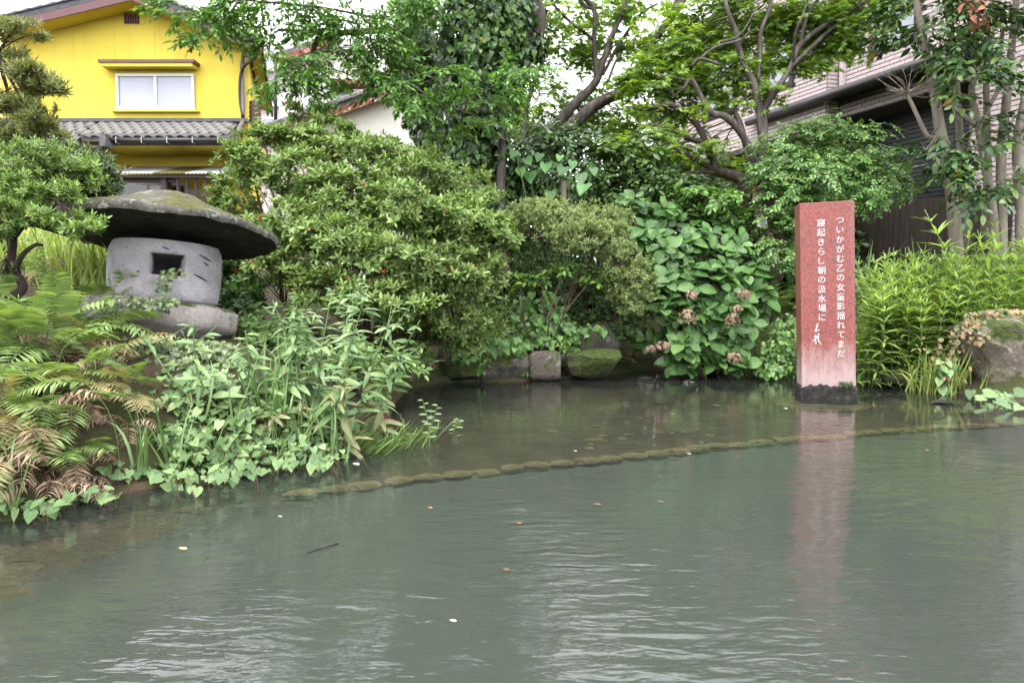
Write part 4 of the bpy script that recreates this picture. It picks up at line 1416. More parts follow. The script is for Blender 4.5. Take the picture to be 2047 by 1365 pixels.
    for k, (rr, z) in enumerate(((.0, -.045), (.36, -.045), (.40, -.06), (.41, -.16))):
        for i in range(40):
            a = i / 40 * 2 * math.pi
            V.append((c[0] + rr * math.cos(a), c[1] + rr * math.sin(a), z))
    for k in range(3):
        for i in range(40):
            j = (i + 1) % 40
            F.append((k * 40 + i, k * 40 + j, (k + 1) * 40 + j, (k + 1) * 40 + i))
    pm = MB().add(V, F).build('stone_plinth', MT['wetstone'], None)
    setp(pm, 'round flat stone plinth under the water below the red granite stone', 'plinth')
stele()

# ---------------------------------------------------------------- stone lantern
def lantern():
    D = 5.0
    o = P(325, 652, D)
    t = thing('stone_lantern', 'squat stone lantern with wide mossy mushroom cap leaning on the left bank', 'stone lantern', tuple(o))
    t.rotation_euler = (R(-3), R(4.5), R(24.8))
    def put(mb, name, mat, M=None, sm=True):
        b = mb.build(name, mat, t, sm); b.matrix_parent_inverse.identity()
        if M is not None: b.matrix_basis = M
        return b
    # base slab
    V, F = [], []
    prof = [(0, .16), (.30, .165), (.43, .155), (.462, .135), (.47, .04), (.455, .0), (.38, -.03), (.35, -.12), (.30, -.3)]
    n = 48
    for k, (r_, z) in enumerate(prof):
        for i in range(n):
            a = i / n * 2 * math.pi
            q = 1 + .05 * noise.noise(Vector((math.cos(a) * 1.6, math.sin(a) * 1.6, z * 2))) + .02 * noise.noise(Vector((math.cos(a) * 6, math.sin(a) * 6, z * 9))) + .03 * abs(math.cos(a * 3 + .5))
            V.append((r_ * q * math.cos(a), r_ * q * math.sin(a), z + .012 * noise.noise(Vector((math.cos(a) * 3, math.sin(a) * 3, r_ * 8)))))
    for k in range(len(prof) - 1):
        for i in range(n):
            j = (i + 1) % n
            F.append((k * n + i, (k + 1) * n + i, (k + 1) * n + j, k * n + j))
    put(MB().add(V, F), 'base', MT['lantbase'], Matrix.Rotation(R(3), 4, 'Y'))
    # fire box with a real opening
    aw = .30
    a0 = -math.pi / 2 + .02
    angs = sorted(list(np.linspace(-math.pi + a0, a0 + math.pi, 41)[:-1]) + [a0 - aw, a0 - aw + .05, a0 + aw - .05, a0 + aw])
    zs = [.15, .17, .21, .27, .315, .36, .41, .45, .475, .50, .525, .54]
    rp = lambda z: .352 - .5 * (z - .35) ** 2 - (.018 if z < .16 else 0) - 1.2 * max(0, z - .49) ** 1.5
    z_lo, z_hi = .315, .45
    nA = len(angs)
    V, F = [], []
    for lay in (0, 1):
        for z in zs:
            for a in angs:
                r_ = rp(z) * (1 + .02 * noise.noise(Vector((math.cos(a) * 2, math.sin(a) * 2, z * 5))) + .006 * noise.noise(Vector((math.cos(a) * 9, math.sin(a) * 9, z * 30)))) - lay * .10
                V.append((r_ * math.cos(a), r_ * math.sin(a), z))
    nZ = len(zs)
    vid = lambda l, k, i: l * nZ * nA + k * nA + i % nA
    inh = lambda k, i: zs[k] >= z_lo - 1e-6 and zs[k + 1] <= z_hi + 1e-6 and angs[i] >= a0 - aw - 1e-6 and i + 1 < nA and angs[i + 1] <= a0 + aw + 1e-6
    for k in range(nZ - 1):
        for i in range(nA):
            if inh(k, i):
                for (dk, di, e) in ((-1, 0, 'b'), (1, 0, 't'), (0, -1, 'l'), (0, 1, 'r')):
                    if not inh(min(max(k + dk, 0), nZ - 2), i + di):
                        p, q = {'b': ((k, i), (k, i + 1)), 't': ((k + 1, i + 1), (k + 1, i)), 'l': ((k + 1, i), (k, i)), 'r': ((k, i + 1), (k + 1, i + 1))}[e]
                        F.append((vid(0, *p), vid(0, *q), vid(1, *q), vid(1, *p)))
                continue
            F.append((vid(0, k, i), vid(0, k, i + 1), vid(0, k + 1, i + 1), vid(0, k + 1, i)))
            F.append((vid(1, k, i), vid(1, k + 1, i), vid(1, k + 1, i + 1), vid(1, k, i + 1)))
    for k, fl in ((0, 1), (nZ - 1, 0)):
        for i in range(nA):
            F.append((vid(0, k, i), vid(1, k, i), vid(1, k, i + 1), vid(0, k, i + 1)))
    put(MB().add(V, F), 'fire_box', MT['lantern'])
    # cracks: thin dark grooves drawn as fillets set in the surface
    for a, z, l in ((a0 + .55, .47, .32), (a0 + .45, .34, .32), (a0 - .8, .48, .12), (a0 - .1, .49, .12), (a0 + .65, .42, .14), (a0 - .5, .33, .06)):
        pts = [((rp(z - s * .12) + .003) * math.cos(a + s), (rp(z - s * .12) + .003) * math.sin(a + s), z - s * .12) for s in np.linspace(0, l, 7)]
        put(MB().tube(pts, [.001, .003, .004, .0045, .004, .003, .001], 4), 'crack', MT['crust'])
    # cap
    V, F = [], []
    n = 72
    rs = [0, .12, .2, .28, .4, .55, .7, .82, .92, .98, 1.0]
    RAD = .705
    def wob(a): return 1 + .05 * noise.noise(Vector((math.cos(a) * 1.3, math.sin(a) * 1.3, 7))) + .018 * noise.noise(Vector((math.cos(a) * 6, math.sin(a) * 6, 2)))
    rings = [(q, .215 * (1 - q ** 1.6) + (.05 * (1 - (q / .42) ** 4) if q < .42 else 0) + .03) for q in rs] + [(1.0, .006), (.985, -.012), (.93, -.014), (.85, -.02), (.5, -.012), (0, -.01)]
    for q, z in rings:
        for i in range(n):
            a = i / n * 2 * math.pi
            x, y = RAD * q * wob(a) * math.cos(a), RAD * q * wob(a) * math.sin(a)
            V.append((x, y, z + .014 * q * noise.noise(Vector((math.cos(a) * 2, math.sin(a) * 2, 3))) + .018 * noise.noise(Vector((x * 7, y * 7, z * 4))) + .007 * noise.noise(Vector((x * 24, y * 24, z * 24)))))
    for k in range(len(rings) - 1):
        for i in range(n):
            j = (i + 1) % n
            F.append((k * n + i, (k + 1) * n + i, (k + 1) * n + j, k * n + j))
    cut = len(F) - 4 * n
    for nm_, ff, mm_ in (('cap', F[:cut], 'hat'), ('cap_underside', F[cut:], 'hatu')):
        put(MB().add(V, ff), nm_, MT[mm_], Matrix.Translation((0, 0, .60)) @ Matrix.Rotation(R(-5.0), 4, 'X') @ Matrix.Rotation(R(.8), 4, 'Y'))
lantern()
# ---------------------------------------------------------------- vegetation
def shrub(name, label, cat, blobs, tpls, mat, size, twigmat='twig', basepx=None, nparts=300, per=4, up=.55, shell=.35, depth=1.0, r0=.02, seed=1, trunk=None, part='leaf_sprig', group=None, clump=.16, ydir=None, szvar=(.75, 1.2)):
    r = np.random.default_rng(seed)
    D = np.mean([b[2] for b in blobs])
    bx = P(basepx[0], basepx[1], basepx[2]) if basepx else P(np.mean([b[0] for b in blobs]), 600, D)
    bz = gz(bx[0], bx[1])
    base = np.array([bx[0], bx[1], bz])
    t = thing(name, label, cat, tuple(base), group)
    if trunk:
        for pts, d in trunk:
            s = limb_px(pts, d)
            MB().tube(s[:, :3], s[:, 3], 8, .25).build('limb', MT[twigmat], t, True)
    twigs('branches', t, MT[twigmat], base if not trunk else limb_px(trunk[0][0], trunk[0][1])[-1][:3], blobs, per, r0, depth, r)
    pos, nrm, _ = blob_points(blobs, 1.0, depth, shell, r, up, clump)
    k = pos[:, 2] > ground_z(pos[:, 0], pos[:, 1]) + .01
    pos, nrm = pos[k], nrm[k]
    Rm = frames(nrm, ydir, r)
    scatter('foliage', t, tpls, MT[mat], pos, Rm, size * r.uniform(*szvar, len(pos)), nparts, part, 'foliage', r)
    return t

# large azalea in the middle
shrub('azalea_bush', 'large spreading azalea bush with pointed leaves right of the stone lantern', 'bush',
      [(520, 275, 7.4, 50, 24, 118), (600, 280, 7.6, 70, 30, 172), (720, 295, 7.5, 80, 30, 213), (830, 350, 7.3, 80, 36, 239), (500, 330, 6.9, 70, 40, 252), (600, 350, 6.8, 90, 48, 373),
       (700, 380, 6.6, 100, 48, 438), (800, 420, 6.5, 110, 48, 479), (900, 440, 6.7, 90, 48, 426), (960, 470, 6.7, 70, 44, 332), (580, 450, 6.3, 80, 48, 373), (680, 480, 6.1, 100, 48, 452),
       (780, 510, 6.1, 100, 48, 452), (880, 540, 6.5, 100, 48, 399), (560, 540, 6.1, 70, 40, 225), (660, 580, 5.9, 80, 40, 252), (770, 600, 6.0, 90, 44, 346), (870, 620, 6.6, 90, 44, 346), (920, 660, 7.2, 80, 40, 292), (840, 680, 6.9, 70, 32, 199),
       (700, 280, 7.7, 90, 28, 150), (790, 300, 7.6, 80, 32, 150), (620, 232, 7.9, 55, 24, 60), (610, 235, 7.9, 40, 20, 44), (660, 290, 7.9, 100, 32, 199), (900, 380, 7.6, 90, 48, 266), (950, 560, 7.4, 70, 56, 266), (470, 400, 7.2, 60, 48, 213)],
      T_AZ, 'azalea', .07, basepx=(740, 700, 7.0), per=9, r0=.022, seed=2, shell=.3, up=.85, clump=.13)
# azalea blossoms left on the bush
MT['blossom'] = plain('red_azalea_petal', (.55, .03, .07), .5)
def blossom(label, p, s=.03, seed=0, group=None):
    r = np.random.default_rng(seed)
    it = []
    for i in range(5):
        it.append((leaf(1, .7, .3, -.1, 2, .6), rot('Z', i * 1.257 + r.uniform(-.2, .2)) @ rot('X', r.uniform(.2, .9)), (0, 0, 0)))
    t = merge(it)
    M = np.eye(4); M[:3, :3] = rot('X', -.9) * s; M[:3, 3] = p
    o = add_obj('azalea_blossom', npmesh('azalea_blossom', t.V, t.F, MT['blossom']), None, Matrix(M.tolist()))
    return setp(o, label, 'flower', group)
blossom('red azalea blossom floating on the water beside the mossy boulder', PZ(958, 757) + np.array([0, 0, .012]), .055, 1)
blossom('red azalea blossom just right of the lantern cap', P(519, 436, 5.55), .024, 2)
blossom('red azalea blossom under the lantern cap edge', P(470, 543, 5.6), .022, 3)
blossom('red azalea blossom high in the azalea bush', P(726, 370, 6.0), .02, 4)
blossom('red azalea blossom in the hollow of the azalea bush', P(766, 545, 5.45), .022, 5)

# clipped azalea over the waterside stones
shrub('clipped_azalea', 'clipped small-leaved azalea arching over the waterside stones', 'bush',
      [(1100, 425, 8.2, 90, 28, 900), (1190, 440, 8.2, 75, 32, 800), (1060, 445, 8.4, 60, 30, 420), (1150, 465, 7.9, 70, 28, 560), (1225, 480, 8.0, 50, 40, 520), (1160, 490, 7.85, 45, 20, 260), (1250, 530, 7.9, 50, 35, 520), (1275, 570, 7.9, 40, 35, 420),
       (1240, 560, 8.0, 45, 32, 340), (1255, 605, 8.0, 45, 25, 300), (1040, 440, 8.2, 35, 20, 180)],
      T_CLIP, 'clipped', .034, basepx=(1120, 690, 8.8), per=9, r0=.018, seed=3, shell=.55, clump=.12, up=.8,
      trunk=[([(1075, 640, 7, .4), (1105, 610, 6, .2), (1140, 590, 6, .1), (1150, 560, 5), (1180, 520, 4), (1190, 480, 3)], 8.25), ([(1020, 560, 10, .3), (1012, 520, 9, .3), (1030, 480, 6, .3), (1080, 450, 4, .2)], 8.4)])
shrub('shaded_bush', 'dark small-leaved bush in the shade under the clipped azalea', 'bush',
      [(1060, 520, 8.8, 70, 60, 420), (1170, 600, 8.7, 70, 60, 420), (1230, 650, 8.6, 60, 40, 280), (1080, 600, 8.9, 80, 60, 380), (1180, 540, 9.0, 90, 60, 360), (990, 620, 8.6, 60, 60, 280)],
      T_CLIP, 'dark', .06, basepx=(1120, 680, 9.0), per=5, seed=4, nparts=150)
shrub('young_sapling', 'bright green sapling sprays under the clipped azalea', 'sapling',
      [(1130, 530, 8.05, 45, 14, 14), (1040, 560, 8.1, 40, 16, 13), (1190, 550, 8.0, 35, 16, 11), (1085, 545, 8.1, 30, 10, 8)],
      T_YOUNG, 'maple2', .17, basepx=(1100, 660, 8.4), per=2, r0=.008, seed=5, up=1.2, clump=0)

# ivy and ferny growth over the stones
def surface_leaves(name, label, cat, quads, tpls, mat, size, n, seed, nparts=300, part='leaf', tilt=.6, group=None, down=True, stemmat='stem', lift=.0):
    """leaves hanging on a slope: blobs flattened towards the viewer"""
    r = np.random.default_rng(seed)
    pos, nrm = [], []
    for (px, py, D, rx, ry, w) in quads:
        m = int(n * w)
        a = r.uniform(0, 2 * math.pi, m); q = np.sqrt(r.random(m))
        x = px + rx * q * np.cos(a); y = py + ry * q * np.sin(a)
        dd = D + (py - y) * D / FPX * tilt * -1 * -1 + r.normal(size=m) * .05
        for i in range(m):
            pos.append(P(x[i], y[i], dd[i]))
            nrm.append(unit(np.array([0, -1, tilt]) + r.normal(size=3) * .35))
    pos, nrm = np.array(pos), np.array(nrm)
    pos[:, 2] = np.maximum(pos[:, 2], lift)
    c = pos.mean(0)
    t = thing(name, label, cat, (c[0], c[1], max(0, gz(c[0], c[1]))), group)
    yd = unit(np.array([0, -.3, -1.0]) + r.normal(size=(len(pos), 3)) * .55) if down else None
    scatter('foliage', t, tpls, MT[mat], pos, frames(nrm, yd, r), size * r.uniform(.65, 1.2, len(pos)), nparts, part, 'foliage', r)
    mb = MB()
    for _ in range(max(6, n // 25)):
        i = r.integers(0, len(pos))
        near_ = np.argsort(np.linalg.norm(pos - pos[i], axis=1))[[0, 3, 6, 9]] if len(pos) > 12 else [0, 1]
        q = spline(pos[near_] + np.array([0, .02, 0]), 3)
        mb.tube(q, .0025 * pos[i][1] / 5, 4)
    mb.build('stems', MT[stemmat], t, True)['kind'] = 'stuff'
    return t
surface_leaves('ground_ivy', 'young green ivy trailing over the waterside stones', 'ivy',
               [(1080, 620, 8.3, 60, 40, .35), (1110, 660, 8.2, 45, 35, .35), (1060, 670, 8.25, 60, 25, .2), (1140, 690, 8.1, 14, 35, .08), (1040, 740, 8.0, 24, 22, .18), (970, 720, 7.75, 20, 25, .1), (930, 700, 7.7, 36, 22, .14), (1010, 690, 7.7, 50, 16, .16), (1170, 660, 8.0, 40, 12, .08)],
               T_IVY, 'ivyl', .068, 400, 6)
surface_leaves('moss_fern_patch', 'feathery light green low growth on the bank above the stones', 'ground cover',
               [(1010, 640, 8.45, 70, 28, .6), (1030, 670, 8.35, 70, 18, .3), (960, 680, 8.3, 30, 20, .15)], T_CLIP, 'bonsai', .05, 420, 7, nparts=0, down=False, part='leaf_sprig')

# ---------------------------------------------------------------- hydrangea
def hydrangea():
    r = np.random.default_rng(8)
    b = P(1420, 720, 8.9)
    t = thing('hydrangea_bush', 'hydrangea bush with large glossy leaves and dried brown flower heads over the water', 'bush', (b[0], b[1], gz(b[0], b[1])))
    blobs = [(1265, 405, 8.9, 35, 25, 12), (1320, 430, 9.0, 40, 35, 14), (1290, 470, 8.6, 40, 30, 14), (1340, 500, 8.5, 45, 35, 18), (1400, 500, 8.6, 50, 40, 20), (1460, 500, 8.6, 45, 35, 18), (1350, 560, 8.3, 45, 40, 22),
             (1420, 560, 8.2, 55, 40, 26), (1490, 560, 8.4, 45, 40, 20), (1340, 630, 8.15, 40, 35, 18), (1400, 630, 8.05, 50, 40, 24), (1470, 630, 8.1, 45, 45, 22), (1370, 690, 8.0, 55, 30, 20), (1450, 680, 8.05, 50, 30, 18),
             (1290, 680, 8.3, 30, 20, 6), (1380, 725, 7.95, 40, 12, 9), (1460, 725, 7.95, 40, 14, 9), (1520, 600, 8.4, 25, 40, 8), (1300, 560, 8.6, 30, 40, 10), (1380, 440, 9.1, 60, 30, 14), (1450, 440, 9.1, 45, 30, 10)]
    twigs('branches', t, MT['twig'], (b[0], b[1], gz(b[0], b[1]) - .02), blobs, 4, .014, 1.0, r, .005)
    pos, nrm, _ = blob_points(blobs, 1.0, .8, .3, r, .5)
    P_, R_, S_ = [], [], []
    for p, n in zip(pos, nrm):
        n = unit(n + np.array([0, -.55, .25]))
        x0 = unit(np.cross(n, r.normal(size=3))); y0 = np.cross(n, x0)
        for pr in range(2):
            for sd in (1, -1):
                dr = (x0 if pr == 0 else y0) * sd
                if r.random() < .12: continue
                yv = unit(dr + n * (.25 if pr == 0 else .75) + np.array([0, 0, -.12]) + r.normal(size=3) * .12)
                zv = unit(n - (n @ yv) * yv)
                P_.append(p - n * (.03 if pr == 0 else 0) + dr * .012); R_.append(np.stack([np.cross(yv, zv), yv, zv], 1)); S_.append((.20 if pr == 0 else .14) * r.uniform(.75, 1.1))
    P_, R_, S_ = np.array(P_), np.array(R_), np.array(S_)
    k = P_[:, 2] > .03
    scatter('foliage', t, T_HYDLEAF, MT['hyd'], P_[k], R_[k], S_[k], 300, 'leaf', 'foliage', r)
    MT['dryflower'] = leaf_mat('dried_floret', (.13, .085, .07), (.24, .17, .14), (.34, .26, .21), .85, .15, tint=(1, .85, .7))
    petal = merge([(leaf(1, .8, .2, .2, 1, .6), rot('Z', i * math.pi / 2) @ rot('X', .2), (0, 0, 0)) for i in range(4)])
    for px, py, s, D in ((1375, 637, 21, 7.75), (1465, 641, 17, 7.75), (1383, 591, 12, 7.85), (1489, 589, 13, 7.9), (1325, 693, 14, 7.75), (1301, 699, 10, 7.9), (1468, 716, 15, 7.65), (1472, 617, 9, 7.9)):
        c = P(px, py, D); rad = s * D / FPX
        m = 70
        q = unit(r.normal(size=(m, 3))); q[:, 2] = np.where(q[:, 2] < -.6, -q[:, 2], q[:, 2])
        pp = c + q * rad * np.array([1, 1, .85]) * r.uniform(.75, 1.02, (m, 1))
        Rm = frames(q + r.normal(size=(m, 3)) * .4, r=r)
        V = np.einsum('mij,nj->mni', Rm * .018, petal.V) + pp[:, None]
        F = (petal.F[None] + (np.arange(m) * len(petal.V))[:, None, None]).reshape(-1, 3)
        fh = add_obj('flower_head', npmesh('flower_head', V.reshape(-1, 3), F, MT['dryflower'], False), t)
        mb = MB()
        e = P(px + r.uniform(-15, 15), py + 40, D + .35)
        e[2] = max(e[2], .05)
        mb.tube(spline([c, (c + e) / 2 + np.array([0, 0, .03]), e], 4), .004, 4)
        mb.build('stalk', MT['twig'], fh)
hydrangea()

# ---------------------------------------------------------------- trees
def tree(name, label, basep, limbs, D, barkm, blobs, tpls, mat, size, seed, nparts=300, up=.5, flat=True, per=5, clump=.22, droop=.25, r1=.005, wob=.3, depth=1.0, szvar=(.7, 1.25), shell=.3):
    r = np.random.default_rng(seed)
    b = P(*basep)
    t = thing(name, label, 'tree', (b[0], b[1], gz(b[0], b[1])))
    ends = []
    for i, l in enumerate(limbs):
        s = limb_px(l, D)
        MB().tube(s[:, :3], s[:, 3], 10 if s[0, 3] > .05 else 6, wob).build('trunk' if i == 0 else 'limb', MT[barkm], t, True)
        ends.append(s[len(s) // 3:, :3])
    ends = np.vstack(ends)
    mb = MB()
    for bl in blobs:
        c = P(bl[0], bl[1], bl[2]); k = bl[2] / FPX
        st = ends[np.argmin(np.linalg.norm(ends - c, axis=1))]
        m_ = (st + c) / 2 + r.normal(size=3) * .07 * np.linalg.norm(c - st) + np.array([0, 0, .05])
        s = spline([st, m_, c], 5)
        mb.tube(s, np.linspace(r1 * 2.2, r1 * 1.2, len(s)), 5)
        rad = np.array([bl[3] * k, .5 * (bl[3] + bl[4]) * k, bl[4] * k])
        for _ in range(per):
            e = c + ball(1, r, .6)[0] * rad
            q0 = s[r.integers(len(s) // 2, len(s))]
            q = spline([q0, (q0 + e) / 2 + r.normal(size=3) * .08 * np.linalg.norm(e - q0), e], 3)
            mb.tube(q, np.linspace(r1, r1 * .35, len(q)), 4)
    mb.build('twigs', MT[barkm], t, True)['kind'] = 'stuff'
    pos, nrm, idb = blob_points(blobs, 1.0, depth, shell, r, up, clump)
    if flat:
        cs = np.array([P(q[0], q[1], q[2]) for q in blobs])[idb]
        yd = unit((pos - cs) * np.array([1, 1, .3]) + np.array([0, 0, -droop * .2]) + r.normal(size=pos.shape) * .12)
        zn = unit(np.array([0, 0, 1.0]) + r.normal(size=pos.shape) * .35 + nrm * .25)
        yd[:, 2] -= droop * r.random(len(pos))
        Rm = frames(zn, yd, r)
    else:
        Rm = frames(nrm, None, r)
    scatter('crown', t, tpls, MT[mat], pos, Rm, size * r.uniform(*szvar, len(pos)), nparts, 'leaf_spray', 'crown', r)
    return t

# ivy-clad tree in the centre
ivy_limbs = [[(985, 640, 44), (985, 420, 42), (972, 330, 40), (958, 240, 46), (965, 150, 58), (985, 60, 66), (995, -40, 60), (985, -200, 50), (1000, -420, 36)],
             [(985, 150, 40, -.1), (1045, 95, 32, -.2), (1068, 40, 26, -.2), (1052, -40, 26, -.1), (1090, -160, 22), (1130, -320, 16)],
             [(905, 420, 24, .8), (870, 300, 26, .9), (842, 220, 30, .9), (828, 140, 32, .9), (826, 50, 34, .9), (845, -80, 30, .9), (820, -260, 22, .8)],
             [(1004, 560, 10, -.5), (1000, 400, 10, -.5), (1004, 260, 9, -.5), (1010, 200, 8, -.45)],
             [(985, 40, 4, .2), (930, 10, 3, -.2), (800, 40, 2.5, -.8), (640, 15, 2.5, -1.4), (480, 0, 2, -1.6)],
             [(830, 60, 10, .5), (760, 62, 7, -.4), (650, 66, 5, -.9), (560, 60, 3, -1.2)],
             [(960, -150, 22), (800, -250, 16, -.8), (600, -280, 12, -1.4), (420, -220, 7, -1.6)],
             [(990, -200, 22), (1100, -320, 15, -.6), (1250, -380, 10, -1.0)],
             [(640, 66, 5, -.9), (625, 110, 5, -1.0), (618, 190, 3, -1.0)],
             [(960, 235, 4, -.6), (890, 212, 3, -1.0), (860, 195, 2, -1.2)]]
elm_blobs = [(370, 18, 8, 60, 26, 63), (430, 45, 8, 60, 30, 78), (415, 80, 8, 40, 18, 31), (500, 20, 8.1, 70, 30, 85), (575, 25, 8.2, 70, 32, 92), (650, 40, 8.3, 70, 34, 98), (720, 60, 8.4, 70, 40, 120), (755, 115, 8.5, 70, 36, 106), (690, 110, 8.4, 50, 30, 56), (700, 150, 8.4, 55, 26, 56), (780, 20, 8.6, 80, 40, 113), (860, 20, 8.8, 60, 40, 71), (565, 75, 8.1, 45, 20, 35), (535, 120, 8, 30, 14, 14), (600, 130, 8, 45, 24, 52), (560, 160, 8, 40, 18, 35), (620, 180, 8, 40, 26, 49), (655, 195, 8, 22, 18, 16), (770, 175, 8.3, 40, 20, 35), (820, 200, 8.1, 60, 26, 56), (880, 160, 8.2, 60, 24, 29), (960, 190, 8.3, 60, 26, 29), (985, 225, 8.3, 40, 18, 16), (900, 240, 8.2, 50, 20, 18), (1040, 145, 8.6, 60, 22, 39), (1090, 150, 8.7, 50, 16, 25), (420, -60, 8, 130, 50, 32), (600, -80, 8.2, 150, 60, 43), (780, -90, 8.6, 130, 60, 43), (930, -90, 9, 120, 60, 36), (1000, -300, 9.2, 200, 90, 40), (1180, -380, 8.8, 160, 80, 26), (900, -460, 9.4, 260, 110, 43)]
ivt = tree('ivy_clad_tree', 'tall tree with trunk wrapped in dark ivy in the centre', (985, 600, 9.5), ivy_limbs, 9.5, 'bark', elm_blobs, T_ELM, 'elm', .18, 9, 300, per=3, droop=.5)

def ivy_on(parent, limbs, D, n, seed, blobs=(), size=.074, nparts=300):
    r = np.random.default_rng(seed)
    pos, nrm = [], []
    for l, w, off in limbs:
        s = limb_px(l, D, 8)
        m = int(n * w)
        i = r.integers(0, len(s) - 1, m); f = r.random(m)[:, None]
        c = s[i] * (1 - f) + s[i + 1] * f
        a = r.uniform(math.pi * .85, math.pi * 2.15, m)
        dirs = np.stack([np.cos(a), np.sin(a), r.normal(size=m) * .2], 1)
        bump = np.array([noise.noise(Vector(q[:3]) * 2.6) for q in c + np.pad(dirs, ((0, 0), (0, 1))) * .4])
        pos.append(c[:, :3] + dirs * (c[:, 3:4] * r.uniform(.9, 1.25, (m, 1)) + (off * np.clip(.4 + 1.6 * bump, 0, 2))[:, None]))
        nrm.append(dirs + np.array([0, 0, .35]))
    for bl in blobs:
        q, nn, _ = blob_points([bl], 1, .7, .6, r, .3, .12)
        pos.append(q); nrm.append(nn + np.array([0, -.6, 0]))
    pos, nrm = np.vstack(pos), np.vstack(nrm)
    nrm = unit(nrm + r.normal(size=nrm.shape) * .5)
    yd = unit(np.array([0, -.15, -1.0]) + r.normal(size=pos.shape) * .45)
    scatter('ivy', parent, T_IVY, MT['ivy'], pos, frames(nrm, yd, r), size * r.uniform(.6, 1.25, len(pos)), nparts, 'ivy_leaf', 'ivy', r)
ivy = thing('trunk_ivy', 'dark green ivy climbing the tall central tree trunk', 'ivy', tuple(P(950, 620, 9.2)))
ivy_on(ivy, [(ivy_limbs[0][:7], 1.0, .2), ([ivy_limbs[1][0], ivy_limbs[1][1]], .12, .08), (ivy_limbs[2][:6], .5, .12), ([(940, 420, 50, -.3), (930, 330, 50, -.3), (940, 240, 30, -.3)], .3, .15)], 9.5, 6500, 10,
       [(925, 330, 9.1, 85, 80, 620), (885, 270, 9.2, 55, 60, 300), (960, 250, 9.0, 60, 70, 460), (955, 140, 8.95, 75, 90, 760), (925, 60, 9.0, 55, 70, 460), (1000, 30, 9.0, 60, 60, 420), (1035, 20, 9.1, 36, 50, 240), (830, 100, 10.0, 46, 70, 520), (850, 200, 10.0, 46, 60, 300), (960, 390, 9.0, 60, 40, 340)])

# leaning tree behind with bare limbs
lean = [[(1020, 560, 14.8), (1060, 380, 13.5), (1110, 285, 12.3), (1160, 235, 11.6), (1212, 198, 11.1), (1250, 182, 10.5), (1275, 150, 8.6), (1290, 108, 8.0), (1330, 50, 7.4), (1372, -10, 6.7), (1420, -120, 5.6)],
        [(1040, 420, 11.1, .3), (1085, 300, 10.5, .3), (1130, 230, 9.8, .3), (1185, 172, 9.2, .2), (1200, 140, 6.7, .2), (1225, 70, 5.6, .2), (1250, 10, 4.9, .2), (1275, -80, 4.3)],
        [(1192, 165, 5.6, .2), (1188, 80, 4.9, .2), (1187, 18, 4.3, .2), (1150, -20, 3.7, .1), (1120, -90, 3.1)],
        [(1187, 18, 3.7, .2), (1165, 10, 3.7, .2), (1155, -10, 3.1, .2)],
        [(1188, 80, 3.7, .2), (1160, 60, 3.7, .1), (1130, 35, 3.1), (1105, 5, 2.5), (1095, -40, 2.5)],
        [(1285, 100, 5.6, .1), (1320, 60, 4.9, .2), (1350, 10, 4.3, .3), (1360, -60, 3.7, .3)],
        [(1205, 150, 3.7, .2), (1240, 85, 3.1, .4), (1280, 30, 2.5, .5), (1310, 10, 1.8, .5)],
        [(1060, 330, 6.1, .6), (1050, 240, 5.6, .8), (1060, 190, 4.3, .9), (1080, 130, 3.1, 1.0)],
        [(1213, 170, 3.1, .1), (1228, 130, 2.5, .1), (1240, 108, 1.8, .1)]]
lean_blobs = [(1110, 20, 11.3, 66, 29.9, 90), (1150, 70, 11.4, 49.5, 34.5, 71), (1200, 20, 11.5, 77, 32.2, 90), (1280, 10, 11.7, 77, 29.9, 90), (1120, 130, 11.5, 49.5, 25.3, 52), (1250, 60, 11.9, 55, 29.9, 52), (1210, 100, 11.7, 44, 23, 32), (1240, 165, 11.3, 33, 20.7, 20), (1060, 110, 11.7, 33, 46, 47), (1080, 215, 12.7, 66, 46, 170), (1140, 250, 12.7, 66, 34.5, 143), (1220, 235, 12.5, 60.5, 32.2, 90), (1060, 270, 12.7, 55, 46, 130), (1200, 280, 12.5, 66, 27.6, 105), (1270, 280, 12.3, 55, 34.5, 105), (1140, 190, 12.2, 44, 23, 52)]
tree('leaning_maple', 'leaning maple with bare grey limbs right of the ivy-clad tree', (1040, 600, 11.0), lean, 11.0, 'bark', lean_blobs, T_MAPLE, 'maple', .22, 12, 200, per=6, clump=.25)

